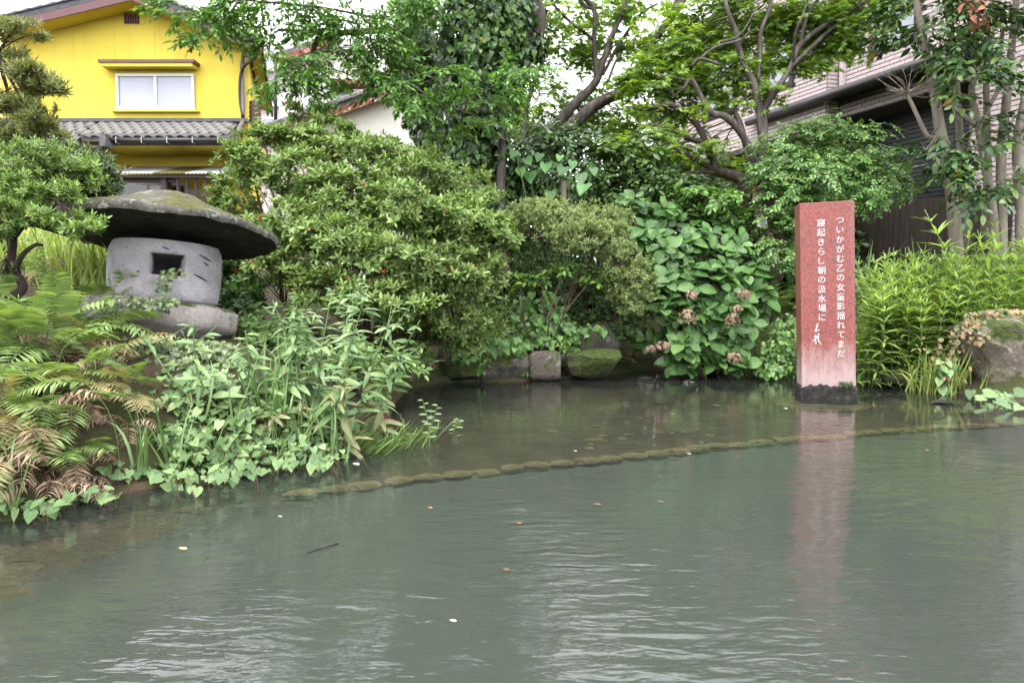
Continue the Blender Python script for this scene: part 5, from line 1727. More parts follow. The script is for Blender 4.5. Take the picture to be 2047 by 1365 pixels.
# spreading maple before the pink building
mp = [[(1500, 620, 16.2), (1522, 420, 13.4), (1527, 330, 10.7), (1522, 235, 9.4), (1515, 205, 8.0), (1505, 165, 6.7), (1482, 120, 5.4), (1470, 60, 4.7), (1452, 15, 4.0), (1440, -60, 3.4)],
      [(1520, 240, 7.4), (1535, 205, 6.7), (1562, 165, 6.1), (1580, 135, 5.4), (1600, 90, 5.4), (1650, 50, 4.7), (1710, 15, 3.4), (1780, -20, 2.7)],
      [(1575, 140, 4.7), (1612, 105, 4.7), (1660, 60, 4.0), (1700, 35, 3.4), (1770, 25, 2.0)],
      [(1516, 165, 4.0), (1520, 100, 4.0), (1522, 60, 4.0), (1540, 10, 3.4), (1535, -60, 2.7)],
      [(1545, 400, 8.8, -.1), (1500, 300, 7.4, -.2), (1470, 252, 6.7, -.25), (1445, 232, 6.1, -.3), (1422, 225, 6.1, -.3), (1400, 190, 4.7, -.3), (1382, 160, 4.0, -.3), (1365, 180, 2.7, -.3)],
      [(1440, 130, 2.0, -.5), (1400, 118, 3.4, -.5), (1382, 132, 2.7, -.5)],
      [(1500, 330, 6.7, -.1), (1480, 250, 5.4, .1), (1470, 215, 4.0, .1), (1500, 190, 2.7, .1)],
      [(1600, 90, 3.4), (1612, 40, 3.4), (1640, -10, 2.7)],
      [(1585, 130, 2.7), (1590, 70, 2.7, -.2), (1605, 30, 2.0, -.3), (1620, -20, 2.0)],
      [(1440, 85, 2.7, -.2), (1480, 70, 2.0, -.2), (1510, 20, 1.3, -.2)],
      [(1385, 130, 2.7, -.5), (1430, 95, 2.7, -.4), (1480, 80, 2.0, -.3), (1500, 62, 2.0, -.3)]]
mp_blobs = [(1310, 130, 10.75, 55, 29.9, 112), (1350, 80, 10.85, 66, 34.5, 140), (1400, 40, 10.75, 66, 34.5, 140), (1330, 165, 10.55, 66, 29.9, 154), (1290, 175, 10.55, 44, 27.6, 84), (1390, 100, 10.55, 55, 29.9, 98), (1440, 150, 10.45, 55, 32.2, 112), (1470, 190, 10.35, 49.5, 29.9, 98), (1500, 25, 10.65, 66, 34.5, 154), (1560, 40, 10.55, 55, 34.5, 125), (1470, 100, 10.65, 49.5, 27.6, 77), (1550, 110, 10.35, 49.5, 27.6, 84), (1620, 60, 10.35, 55, 34.5, 112), (1670, 80, 10.15, 44, 27.6, 84), (1650, 20, 10.35, 66, 34.5, 125), (1720, 30, 10.05, 66, 34.5, 140), (1700, 85, 9.95, 33, 20.7, 46), (1620, 130, 10.15, 33, 18.4, 35), (1330, 225, 10.75, 44, 23, 56), (1300, 250, 10.95, 55, 27.6, 84), (1360, 280, 10.95, 44, 25.3, 49), (1440, 320, 11.15, 44, 18.4, 35), (1330, 320, 11.15, 55, 27.6, 84), (1530, 180, 10.15, 33, 18.4, 29), (1380, 330, 10.85, 44, 18.4, 42), (1650, -70, 10.15, 132, 57.5, 106), (1780, -40, 9.95, 88, 46, 62), (1550, -200, 10.35, 198, 80.5, 99), (1750, -220, 9.95, 176, 80.5, 74)]
tree('spreading_maple', 'spreading maple with fresh yellow-green leaves before the pink building', (1520, 560, 10.0), mp, 10.0, 'bark', mp_blobs, T_MAPLE, 'maple', .2, 13, 300, per=6, clump=.25)
lowt = [[(1498, 560, 15), (1490, 380, 12), (1470, 352, 10), (1432, 342, 8), (1425, 320, 8), (1412, 290, 8), (1405, 270, 7), (1385, 240, 6), (1345, 212, 5), (1300, 218, 4), (1245, 215, 3)],
        [(1408, 285, 6), (1380, 278, 5), (1345, 262, 4), (1320, 252, 4), (1290, 255, 3), (1255, 275, 2)],
        [(1430, 340, 6), (1400, 325, 5), (1370, 308, 4), (1342, 297, 3), (1310, 290, 2)],
        [(1475, 352, 6), (1430, 345, 5), (1390, 345, 4), (1370, 350, 3)]]
tree('dark_limbed_tree', 'small tree with dark crooked limbs reaching left of the round bush', (1495, 580, 9.6), lowt, 9.6, 'barkd', [(1330, 215, 9.6, 50, 14, 26), (1300, 260, 9.6, 50, 16, 30), (1340, 300, 9.5, 40, 16, 26), (1400, 300, 9.5, 30, 20, 16), (1260, 300, 9.6, 50, 24, 50), (1440, 285, 9.4, 26, 12, 10)], T_MAPLE, 'maple', .17, 14, 100, per=4)

# dense hedge closing the view at the back
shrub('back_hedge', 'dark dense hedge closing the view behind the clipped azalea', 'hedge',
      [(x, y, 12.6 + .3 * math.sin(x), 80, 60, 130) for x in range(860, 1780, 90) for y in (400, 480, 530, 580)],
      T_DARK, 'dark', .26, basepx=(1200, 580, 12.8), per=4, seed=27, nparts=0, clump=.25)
# undergrowth behind the clipped azalea
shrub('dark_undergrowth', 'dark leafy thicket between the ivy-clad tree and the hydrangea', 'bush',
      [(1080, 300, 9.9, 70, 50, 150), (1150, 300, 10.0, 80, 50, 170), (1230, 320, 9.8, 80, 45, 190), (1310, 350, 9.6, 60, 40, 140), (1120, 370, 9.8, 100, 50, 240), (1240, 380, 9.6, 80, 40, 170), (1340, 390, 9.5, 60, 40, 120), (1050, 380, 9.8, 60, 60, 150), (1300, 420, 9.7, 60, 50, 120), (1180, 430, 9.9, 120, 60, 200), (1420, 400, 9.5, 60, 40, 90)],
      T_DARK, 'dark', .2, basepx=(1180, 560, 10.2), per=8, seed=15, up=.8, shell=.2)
shrub('leafy_branch_bush', 'mid green pointed-leaf bush above the hydrangea', 'bush',
      [(1400, 385, 9.1, 50, 18, 50), (1450, 395, 9.0, 40, 20, 44), (1350, 395, 9.2, 40, 20, 40), (1480, 420, 9.1, 30, 24, 30), (1440, 430, 9.2, 50, 20, 34)],
      T_YOUNG, 'elm', .18, basepx=(1420, 520, 9.6), per=4, seed=16, up=.9, nparts=200)

def broad_leaf_plant():
    r = np.random.default_rng(17)
    b = P(1110, 470, 9.3)
    t = thing('broad_leaf_plant', 'plant with big heart-shaped leaves behind the clipped azalea', 'plant', (b[0], b[1], gz(b[0], b[1])))
    mb = MB()
    for px, py, s in ((1060, 355, 22), (1092, 338, 20), (1128, 345, 22), (1052, 325, 18), (1162, 358, 22), (1170, 380, 24), (1100, 392, 20), (1080, 315, 16), (1145, 330, 16), (1040, 345, 18), (1120, 318, 14), (1185, 345, 16), (1030, 310, 16)):
        p = P(px, py - s * .5, 9.0 + r.uniform(-.1, .3))
        n = unit(np.array([r.uniform(-.4, .4), -1, .9])); y = unit(np.array([r.uniform(-.5, .5), -.3, -1]))
        Rm = frames(n[None], y[None])[0]
        M = np.eye(4); M[:3, :3] = Rm * s * 1.35 * 9 / FPX; M[:3, 3] = p
        add_obj('leaf', T_HEART[r.integers(0, 3)].get('leaf', MT['heart']), t, Matrix(M.tolist()))
        base = np.array([b[0], b[1] + .2, gz(b[0], b[1])])
        mb.tube(spline([base, (base + p) / 2 + np.array([0, .1, .15]), p], 5), np.linspace(.012, .004, 11), 5)
    mb.build('stems', MT['stem'], t, True)
broad_leaf_plant()
st = thing('wooden_stake', 'grey wooden stake rising behind the clipped azalea', 'stake', (*P(1129, 470, 9.2)[:2], gz(*P(1129, 470, 9.2)[:2])))
q0, q1 = P(1131, 500, 9.2), P(1126, 362, 9.2)
q0[2] = gz(q0[0], q0[1]) - .05
MB().tube(spline([q0, (q0 + q1) / 2 + np.array([.01, 0, 0]), q1], 4), .036, 8, .15).build('pole', MT['barkl'], st, True)

# round bush behind the red stone
shrub('round_bush', 'rounded bright green bush behind the red granite stone', 'bush',
      [(1650, 255, 9.4, 70, 26, 110), (1580, 290, 9.4, 70, 40, 170), (1690, 295, 9.2, 90, 45, 240), (1560, 345, 9.2, 60, 50, 170), (1640, 350, 9.0, 90, 50, 270), (1740, 345, 9.0, 70, 42, 190), (1780, 370, 9.2, 45, 25, 80), (1710, 395, 9.0, 80, 28, 140), (1570, 400, 9.0, 50, 40, 110), (1790, 310, 9.5, 30, 20, 36), (1600, 440, 9.0, 60, 50, 110), (1545, 450, 9.0, 45, 40, 80), (1560, 500, 8.8, 45, 40, 80), (1640, 480, 9.2, 60, 60, 100)],
      T_ROUND, 'round', .17, basepx=(1600, 560, 9.4), per=7, r0=.03, seed=18, up=.8, clump=.18, depth=.9,
      trunk=[([(1535, 560, 26), (1540, 470, 24), (1550, 400, 20), (1570, 350, 12)], 9.5)])
# camellia clump, right
cam_tr = [[(1915, 560, 13.6), (1908, 440, 12.2), (1893, 330, 10.9), (1880, 265, 10.2), (1862, 150, 8.2), (1845, 80, 6.8), (1828, -20, 5.4), (1820, -120, 4.1)],
          [(1990, 560, 10.9), (1985, 430, 8.8), (1968, 320, 8.2), (1957, 255, 7.5), (1942, 180, 6.1), (1960, 140, 5.4), (1995, 115, 4.1), (2005, 60, 3.4)],
          [(1957, 255, 5.4), (1930, 235, 4.8), (1903, 212, 4.1), (1895, 205, 2.7)],
          [(1960, 250, 4.8), (1990, 190, 4.1), (2020, 150, 3.4), (2050, 110, 2.7)],
          [(2002, 560, 10.9), (2003, 430, 9.5), (2002, 300, 8.8), (2012, 200, 8.2), (2022, 100, 6.8), (2032, 0, 6.1), (2040, -120, 4.8)],
          [(2045, 560, 13.6), (2042, 420, 12.2), (2035, 300, 10.2), (2045, 220, 8.2), (2070, 120, 6.8)],
          [(1935, 500, 8.2, .3), (1925, 380, 7.5, .3), (1915, 220, 6.8, .3), (1905, 100, 6.1, .3), (1890, 0, 5.4, .3), (1880, -100, 4.1, .3)],
          [(1965, 500, 7.5, .3), (1975, 330, 6.8, .3), (1972, 150, 6.1, .3), (1985, 30, 5.4, .3), (1990, -80, 4.1, .3)],
          [(1900, 330, 6.1), (1868, 285, 5.4), (1852, 270, 4.8), (1835, 235, 4.1), (1815, 195, 3.4), (1800, 178, 2.0)]]
cam_bl = [(1870, 60, 8.6, 50, 40, 36), (1930, 40, 8.4, 60, 40, 43), (1960, 100, 8.2, 40, 36, 28), (1890, 120, 8.3, 40, 30, 21), (2010, 60, 8.5, 50, 50, 36), (2020, 160, 8.3, 30, 40, 14), (1930, 160, 8.1, 40, 30, 18), (1850, 20, 8.8, 60, 30, 36), (1900, 200, 8.2, 30, 24, 10), (1990, 250, 8.3, 30, 40, 10),
          (1875, 330, 8.1, 40, 34, 25), (1920, 350, 8.0, 40, 30, 25), (1960, 380, 8.0, 40, 30, 21), (1900, 290, 8.1, 30, 24, 11), (1955, 300, 8.1, 26, 24, 8), (2020, 350, 8.2, 30, 30, 8), (1850, 300, 8.2, 14, 16, 4), (2040, 260, 8.2, 20, 40, 7),
          (1800, 80, 8.9, 30, 26, 17), (1920, -60, 8.4, 130, 60, 38), (1840, -60, 8.8, 80, 40, 19), (2020, -80, 8.4, 100, 60, 29), (1950, -220, 8.4, 180, 80, 38), (2110, 40, 8.5, 60, 80, 36)]
tree('camellia_tree', 'camellia with several pale stems and glossy dark leaves at the right edge', (1960, 500, 8.6), cam_tr, 8.6, 'barkl', cam_bl, T_CAM, 'camellia', .25, 19, 300, per=3, clump=.2, droop=.6, wob=.2)
def dead_bits():
    r = np.random.default_rng(20)
    t = thing('dead_branch', 'withered branch with rust-brown leaves hanging in the camellia', 'branch', tuple(P(1950, 10, 8.1)))
    pos, nrm, _ = blob_points([(1950, 18, 8.1, 30, 30, 24), (1965, 45, 8.1, 20, 14, 8), (1935, 5, 8.1, 20, 20, 10)], r=r)
    scatter('x', t, [leaf(1, .5, .4, .4, 3, .45, .2, .5)], MT['dead'], pos, frames(nrm, np.array([0, 0, -1.0]) + r.normal(size=pos.shape) * .5, r), .1 * r.uniform(.7, 1.2, len(pos)), 60, 'leaf', 'leaves', r)
    MB().tube(limb_px([(1985, -60, 3), (1960, 0, 3), (1955, 50, 2)], 8.15)[:, :3], .012, 5).build('stem', MT['twig'], t)
    b = P(1812, 190, 8.6)
    t2 = thing('bare_twig_fan', 'fan of leafless twigs in front of the dark gutter', 'branch', tuple(b))
    mb = MB()
    for i in range(22):
        a = r.uniform(-1.4, 1.5); l = r.uniform(35, 85)
        s = P(1812 + r.uniform(-5, 5), 192 - r.uniform(0, 10), 8.6)
        e = P(1808 + math.sin(a) * l, 190 - math.cos(a) * l * .85, 8.6 + r.uniform(-.3, .3))
        m_ = (s + e) / 2 + r.normal(size=3) * .03
        q = spline([s, m_, e], 4)
        mb = MB()
        mb.tube(q, np.linspace(.006, .0018, len(q)), 4)
        for _ in range(2):
            f = q[r.integers(3, len(q))]; g_ = f + (e - s) * .3 + r.normal(size=3) * .06
            mb.tube([f, g_], [.0025, .001], 3)
        mb.build('twig', MT['barkl'], t2)
dead_bits()
MT['whitebox'] = plain('white_plastic', (.75, .75, .75), .4, var=.03)
wb = thing('white_tag_box', 'small white plastic box fixed on the stem left of the red stone', 'box', tuple(P(1523, 446, 8.9)))
c = P(1523, 446, 8.95)
MB().box(c[0] - .055, c[0] + .055, c[1] - .03, c[1] + .02, c[2] - .05, c[2] + .05).build('case', MT['whitebox'], wb, bevel=.01)
MB().box(c[0] - .03, c[0] + .035, c[1] - .034, c[1] - .0305, c[2] - .02, c[2] + .025).build('label_panel', MT['darkglass'], wb)

# ---------------------------------------------------------------- left side shrubs
shrub('garden_pine', 'cloud-pruned pine with brownish green pads at the left edge', 'tree',
      [(30, 62, 6.6, 60, 18, 150), (-10, 110, 6.6, 60, 22, 130), (50, 150, 6.4, 55, 18, 150), (90, 178, 6.4, 40, 16, 100), (10, 195, 6.5, 60, 24, 150), (60, 225, 6.4, 50, 20, 130), (100, 262, 6.4, 40, 16, 90), (-20, 260, 6.5, 60, 30, 130), (30, 280, 6.5, 50, 16, 90), (-60, 60, 6.6, 60, 30, 100), (-80, 180, 6.6, 60, 60, 160)],
      T_PINE, 'pine', .075, 'barkd', basepx=(-60, 560, 6.6), per=6, seed=22, up=1.0, clump=.14, nparts=200,
      trunk=[([(-60, 600, 16), (-50, 400, 14), (-20, 300, 12), (-30, 200, 10), (-10, 100, 7)], 6.6), ([(-25, 290, 7), (20, 285, 6), (55, 300, 5), (90, 320, 4)], 6.5), ([(-30, 200, 6), (30, 215, 5), (60, 235, 4)], 6.5)])
shrub('pruned_azalea', 'bright green pruned azalea with twisted trunk in front of the lantern cap', 'bush',
      [(40, 320, 4.3, 70, 34, 240), (120, 330, 4.4, 70, 34, 260), (170, 345, 4.5, 35, 30, 90), (30, 375, 4.2, 60, 30, 200), (100, 385, 4.2, 60, 26, 190), (30, 420, 4.1, 50, 24, 120), (150, 445, 4.05, 45, 22, 120), (175, 462, 4.0, 30, 16, 60), (100, 430, 4.1, 45, 20, 90), (-40, 350, 4.3, 70, 50, 200), (-10, 470, 4.1, 30, 24, 60), (10, 540, 4.2, 24, 20, 30)],
      T_BON, 'bonsai', .042, 'barkd', basepx=(10, 640, 4.3), per=7, r0=.008, seed=23, up=.9, clump=.16,
      trunk=[([(-10, 640, 14), (10, 605, 11), (45, 578, 9), (35, 550, 8), (22, 520, 8), (25, 480, 8), (18, 450, 6), (5, 430, 5)], 4.25), ([(25, 478, 6), (50, 450, 6), (90, 455, 4), (130, 470, 3), (160, 472, 2)], 4.2), ([(30, 540, 6), (45, 510, 5), (70, 490, 4), (85, 490, 3)], 4.2)])
shrub('red_tipped_bush', 'dense dark bush with reddish leaf tips behind the lantern cap', 'bush',
      [(120, 320, 8.0, 60, 36, 240), (170, 345, 7.8, 55, 40, 240), (195, 375, 7.8, 40, 30, 150), (90, 370, 7.8, 60, 40, 200), (60, 300, 8.0, 50, 30, 140), (150, 400, 7.9, 60, 30, 150)],
      T_BON, 'redtip', .085, basepx=(140, 560, 8.0), per=6, seed=24, up=.8, nparts=150)
shrub('shade_bush', 'dark low bush in the shade between lantern and azalea', 'bush',
      [(470, 480, 6.4, 50, 40, 150), (490, 560, 6.2, 60, 50, 170), (480, 620, 5.8, 50, 40, 110), (150, 480, 6.2, 70, 40, 200), (60, 460, 6.2, 80, 50, 200), (430, 560, 6.2, 40, 60, 100), (250, 500, 6.6, 80, 60, 160)],
      T_AZ, 'dark', .08, basepx=(470, 660, 6.4), per=6, seed=25, nparts=150)

# ---------------------------------------------------------------- ferns
def fern(label, px, py, D, n, size, mat='fern', tpls=T_FROND, seed=0, lean=(0, -.35), group=None, spread=1.0, name='fern'):
    r = np.random.default_rng(seed)
    b = PG(px, py) if py < 760 or px < 800 else P(px, py, D)
    k_ = b[1] / D
    size = size * k_ * 1.25
    t = thing(name, label, 'fern', tuple(b), group)
    hi = py < 770
    for i in range(n):
        a = r.uniform(-1, 1) * math.pi * spread * (1.15 if hi else .8) + math.atan2(lean[1], lean[0] + 1e-6) - math.pi / 2
        s = size * r.uniform(.65, 1.15)
        M = Matrix.Translation(b + r.normal(size=3) * np.array([.03, .03, .01])) @ Matrix.Rotation(a, 4, 'Z') @ Matrix.Rotation(r.uniform(-.2, .65) if hi else r.uniform(-.6, .2), 4, 'X') @ Matrix.Rotation(r.uniform(-.3, .3), 4, 'Y') @ Matrix.Scale(s, 4)
        add_obj('frond', tpls[r.integers(0, len(tpls))].get('frond', MT[mat]), t, M)
    return t
FL = [(60, 665, 4.3, 4, .3, 'fern', 'feathery green fern under the pruned azalea trunk'), (150, 670, 4.35, 4, .3, 'fern', 'green fern spreading left of the lantern base'), (20, 730, 3.95, 9, .34, 'fern', 'pale green fern at the left edge above the withered ones'),
      (110, 735, 3.9, 9, .36, 'fern', 'faded fern with pinkish midribs below the green ferns'), (200, 730, 4.0, 7, .3, 'fernp', 'faded fern beside the creeper under the lantern'), (60, 800, 3.6, 8, .3, 'fern', 'yellow-green fern in the middle of the left bank'),
      (150, 800, 3.65, 8, .3, 'fernp', 'half-withered fern left of the grey mossy rock'), (235, 800, 3.75, 6, .26, 'fernp', 'small faded fern above the grey mossy rock'), (130, 880, 3.35, 7, .26, 'fern', 'bright lime fern with arching fronds low on the left bank'), (10, 850, 3.35, 7, .28, 'fernp', 'brownish fern at the lower left edge'),
      (-40, 680, 4.1, 7, .36, 'fern', 'green fern cut off by the left edge under the pine'), (130, 610, 4.7, 3, .3, 'fern', 'light fern in front of the grassy slope')]
for i, (x, y, D, n, s, m, lb) in enumerate(FL):
    fern(lb, x, y, D, n, s, m, T_FROND, 50 + i, spread=.62)
for i, (x, y, D, n, s, lb) in enumerate([(45, 900, 3.2, 6, .24, 'withered pinkish brown fern hanging at the lower left waterline'), (140, 950, 3.15, 6, .2, 'withered grey fern fronds drooping into the water'), (85, 830, 3.4, 6, .24, 'withered brown fern among the faded ones'), (220, 760, 3.85, 5, .24, 'withered tan fern tips beside the creeper'), (5, 790, 3.5, 6, .25, 'withered fern at the left edge'), (255, 850, 3.6, 5, .18, 'withered fern scraps before the grey mossy rock'), (180, 850, 3.45, 4, .2, 'withered frond crossing the lime fern'), (80, 560, 4.6, 5, .26, 'dark rust-red fern fronds beside the azalea trunk')]):
    fern(lb, x, y, D, n, s, 'fernd', T_FRONDD, 80 + i, spread=.6)
for i, (x, y, D, n, s, m, lb) in enumerate([(1545, 640, 8.3, 8, .5, 'fern', 'fern left of the red stone above the water plants'), (1525, 700, 8.1, 6, .38, 'fern', 'small fern at the waterline between hydrangea and red stone'), (1570, 560, 8.6, 6, .5, 'fern', 'tall fern close behind the red stone'),
      (1210, 690, 8.3, 6, .42, 'fern', 'dark green fern right of the broad mossy boulder'), (1270, 715, 8.2, 5, .34, 'weedd', 'shaded fern hanging over the water by the hydrangea'), (1235, 730, 8.1, 4, .3, 'fernp', 'fading fern frond drooping beside the low dark boulder'),
      (850, 740, 7.3, 6, .34, 'weedd', 'fern over the water left of the mossy round boulder'), (1760, 640, 7.6, 6, .42, 'fern', 'lime fern right of the red stone'), (1850, 690, 7.2, 6, .36, 'fern', 'light fern in the weeds left of the flat-topped rock'), (1900, 590, 7.6, 6, .4, 'fern', 'pale fern in the middle of the right-hand weeds'), (1870, 650, 7.3, 5, .34, 'grassy', 'yellow-green fern above the creeper')]):
    fern(lb, x, y, D, n, s, m, T_FROND, 100 + i, spread=.6)
fern('withered silvery fern hanging over dark water by the azalea', 830, 748, 7.2, 5, .3, 'fernd', T_FRONDD, 130, spread=.6)
fern('withered fern curled beside the flat-topped rock', 1880, 720, 7.0, 3, .22, 'fernd', T_FRONDD, 131, spread=.6)

FM = [(0, 650, 4, .3, 'fern', 'light green fern by the foot of the pruned azalea trunk'), (95, 690, 8, .36, 'fern', 'broad green fern in the upper fern bank'), (175, 690, 7, .32, 'fern', 'green fern touching the creeper under the lantern'), (30, 770, 8, .36, 'fern', 'olive fern at the left edge mid height'),
      (100, 775, 8, .34, 'fern', 'light fern in the middle of the fern bank'), (190, 765, 6, .3, 'fern', 'green fern left of the dark rock'), (20, 830, 8, .34, 'fern', 'fresh green fern low at the left edge'), (100, 845, 8, .32, 'fern', 'olive fern low in the fern bank'), (165, 905, 6, .26, 'fern', 'lime fern beside the hollowed rock'),
      (60, 880, 8, .3, 'fernp', 'tan-green fern above the lower left waterline'), (20, 930, 8, .3, 'fernp', 'drooping olive fern in the lower left corner'), (100, 940, 7, .26, 'fern', 'lime fern hanging over the lower left waterline'), (-30, 900, 7, .32, 'fern', 'green fern cut by the lower left edge'), (285, 770, 5, .26, 'fern', 'small green fern on the dark rock'), (250, 640, 5, .28, 'fern', 'green fern at the lantern base edge')]
for i, (x, y, n, s, m, lb) in enumerate(FM):
    fern(lb, x, y, 3.9, n, s * 3.9 / 4.0, m, T_FROND, 300 + i, spread=.6)
for i, (x, y, n, s, lb) in enumerate([(90, 985, 5, .24, 'withered pinkish fern above the lower left water'), (170, 960, 6, .22, 'withered fern trailing beside the hollowed rock'), (60, 840, 6, .26, 'withered tan fern inside the fern bank'), (150, 740, 5, .26, 'withered pink-ribbed fern high in the fern bank'), (-10, 940, 6, .26, 'withered fern at the lower left edge')]):
    fern(lb, x, y, 3.6, n, s, 'fernd', T_FRONDD, 330 + i, spread=.6)
shrub('bank_undergrowth', 'green undergrowth between the lantern base and the azalea', 'bush',
      [(470, 680, 5.3, 50, 40, 60), (540, 660, 5.4, 60, 50, 80), (520, 730, 4.9, 70, 40, 80), (600, 720, 5.0, 70, 50, 90), (690, 730, 5.1, 60, 50, 80), (760, 720, 5.6, 60, 50, 70), (560, 790, 4.6, 80, 40, 70)],
      T_DARK, 'weedd', .13, basepx=(560, 760, 5.2), per=4, seed=28, nparts=200, up=.8)
# creeper under and on the lantern
surface_leaves('creeping_fig', 'small-leaved creeper covering the rock under the stone lantern', 'creeper',
               [(260, 698, 4.45, 70, 26, .3), (340, 700, 4.4, 90, 24, .4), (420, 708, 4.45, 60, 28, .25), (300, 735, 4.3, 90, 30, .25), (440, 740, 4.4, 50, 30, .12), (370, 745, 4.25, 70, 22, .15)], T_HEART, 'fig', .03, 1500, 30, tilt=.9, stemmat='twig')
surface_leaves('lantern_creeper', 'thin creeper climbing over the lantern base to its window', 'creeper',
               [(240, 600, 4.6, 46, 14, .3), (300, 603, 4.5, 60, 12, .35), (225, 612, 4.58, 30, 12, .2), (325, 570, 4.58, 18, 22, .12), (345, 545, 4.58, 24, 10, .08), (280, 620, 4.5, 60, 10, .12)], T_HEART, 'fig', .026, 420, 31, nparts=250, stemmat='twig')

# ---------------------------------------------------------------- heart-leaved ground cover at the near waterline
def ground_cover():
    r = np.random.default_rng(32)
    c = PZ(480, 930)
    t = thing('heart_leaf_ground_cover', 'heart-leaved ground cover spilling to the near waterline below the dock weeds', 'ground cover', (c[0], c[1], .05))
    pos = []
    for px, py, rx, ry, n in ((560, 850, 110, 60, 110), (430, 870, 110, 55, 120), (370, 870, 60, 40, 60), (430, 930, 110, 28, 80), (600, 900, 90, 35, 70), (520, 810, 90, 50, 60), (400, 790, 80, 35, 60), (380, 750, 60, 22, 36), (460, 745, 50, 25, 30), (660, 860, 60, 50, 40), (330, 800, 40, 30, 12), (620, 780, 80, 70, 50), (320, 940, 40, 14, 10), (60, 1008, 80, 14, 16), (190, 985, 60, 12, 14), (240, 940, 40, 20, 10), (370, 975, 30, 8, 6)):
        for _ in range(int(n * 1.7)):
            a = r.uniform(0, 6.283); q = math.sqrt(r.random())
            x, y = px + rx * q * math.cos(a), py + ry * q * math.sin(a)
            pos.append(PG(x, y, abs(r.normal()) * .06))
    pos = np.array(pos)
    pos[:, 2] = np.maximum(pos[:, 2], .012)
    nrm = unit(np.array([0, -.55, 1.0]) + r.normal(size=pos.shape) * .35)
    yd = unit(np.array([0, -1, -.4]) + r.normal(size=pos.shape) * .8)
    scatter('foliage', t, T_HEART, MT['hout'], pos, frames(nrm, yd, r), .047 * r.uniform(.5, 1.35, len(pos)), 300, 'leaf', 'foliage', r)
    mb = MB()
    for p in pos[::2]:
        g_ = np.array([p[0] + r.normal() * .02, p[1] + .05, max(-.02, p[2] - .12)])
        mb.tube([g_, p - np.array([0, 0, .004])], [.0025, .0015], 3)
    mb.build('stems', MT['rstem'], t)['kind'] = 'stuff'
ground_cover()
for i, (px, py, s, lb) in enumerate(((205, 930, .1, 'broad grey-green heart leaf beside the hollowed rock'), (265, 780, .09, 'round green leaf above the grey mossy rock'), (10, 985, .09, 'large round leaf at the lower left corner of the bank'), (208, 865, .08, 'heart leaf poking from the withered ferns'))):
    D = (3.55, 3.8, 3.1, 3.6)[i]
    p = P(px, py, D)
    t = thing('heart_leaf_plant', lb, 'plant', (p[0], p[1] + .1, p[2] - .1))
    for j in range(3):
        q = p + np.array([(j - 1) * .05, j * .02, -.02 * j])
        Rm = frames(np.array([[.1 * j, -.8, .7]]), np.array([[.5 - .5 * j, -.2, -1]]))[0]
        M = np.eye(4); M[:3, :3] = Rm * s * (1 - .15 * j); M[:3, 3] = q
        add_obj('leaf', T_HEART[j].get('leaf', MT['hout']), t, Matrix(M.tolist()))
    MB().tube([p + np.array([0, .1, -.12]), p], .003, 4).build('stem', MT['stem'], t)

# ---------------------------------------------------------------- dock and smartweed stalks
def dock(label, px, py, D, toppx, toppy, seed, nl=22, size=.13, mat='persic', branch=3, group=None):
    r = np.random.default_rng(seed)
    a = PG(px, py); D = a[1]
    e = P(toppx, toppy, D + r.uniform(-.15, .15))
    t = thing('dock_weed', label, 'weed', tuple(a), group)
    m_ = (a + e) / 2 + r.normal(size=3) * .03
    s = spline([a, m_, e], 7)
    MB().tube(s, np.linspace(.007, .0025, len(s)), 5).build('stem', MT['stem'], t, True)
    H = np.linalg.norm(e - a)
    lines = [(s, 1.0)]
    for _ in range(branch):
        i = r.integers(len(s) // 3, len(s) - 2)
        d = (e - a) / H
        q = s[i] + d * H * r.uniform(.15, .3) + np.array([r.normal() * .5, r.normal() * .3, 0]) * H * .25
        b = spline([s[i], (s[i] + q) / 2 + np.array([0, 0, -.01]), q], 4)
        MB().tube(b, np.linspace(.004, .0015, len(b)), 4).build('side_stem', MT['stem'], t, True)
        lines.append((b, .6))
    for k in range(nl):
        ln, sc = lines[r.integers(0, len(lines))] if k > nl * .5 else lines[0]
        f = r.random() ** .9
        i = min(int(f * (len(ln) - 1)), len(ln) - 1)
        p = ln[i]
        sz = size * sc * (1.15 - .75 * f) * r.uniform(.7, 1.15)
        az = r.uniform(0, 6.283)
        y = unit(np.array([math.cos(az), math.sin(az) * .8 - .2, r.uniform(-.1, .9) if f > .5 else r.uniform(-.5, .6)]))
        z = unit(np.array([-y[0] * .4, -.35, 1.0]) + r.normal(size=3) * .25)
        M = np.eye(4); M[:3, :3] = frames(z[None], y[None])[0] * sz; M[:3, 3] = p
        add_obj('leaf', T_DOCK[r.integers(0, 3)].get('leaf', MT[mat]), t, Matrix(M.tolist()))
    return t
DK = [(655, 900, 4.5, 735, 575, 'tallest smartweed stalk of the near bank with a leafy tip', 'persic', 40), (700, 880, 4.55, 800, 590, 'smartweed stalk leaning right over the water', 'persic', 34), (640, 850, 4.6, 660, 600, 'upright smartweed stalk before the azalea hollow', 'persic', 34),
      (600, 860, 4.5, 585, 590, 'smartweed stalk just right of the lantern base', 'persic', 32), (720, 860, 4.6, 840, 640, 'smartweed stalk bending furthest right', 'persic', 32), (560, 820, 4.5, 545, 600, 'smartweed stalk close beside the lantern base', 'persic', 30), (690, 820, 4.7, 700, 560, 'pale smartweed with many small top leaves', 'persic', 40),
      (440, 830, 4.2, 385, 640, 'smartweed stem slanting left under the lantern', 'persic', 11), (470, 880, 4.1, 280, 660, 'long smartweed stem lying slanted across the creeper', 'persic', 11), (620, 800, 4.8, 620, 620, 'short smartweed behind the tall stalks', 'persic', 28), (760, 800, 5.0, 850, 690, 'smartweed at the tip of the near bank', 'persic', 26), (520, 800, 4.5, 490, 660, 'leafy smartweed between lantern base and grass', 'persic', 26)]
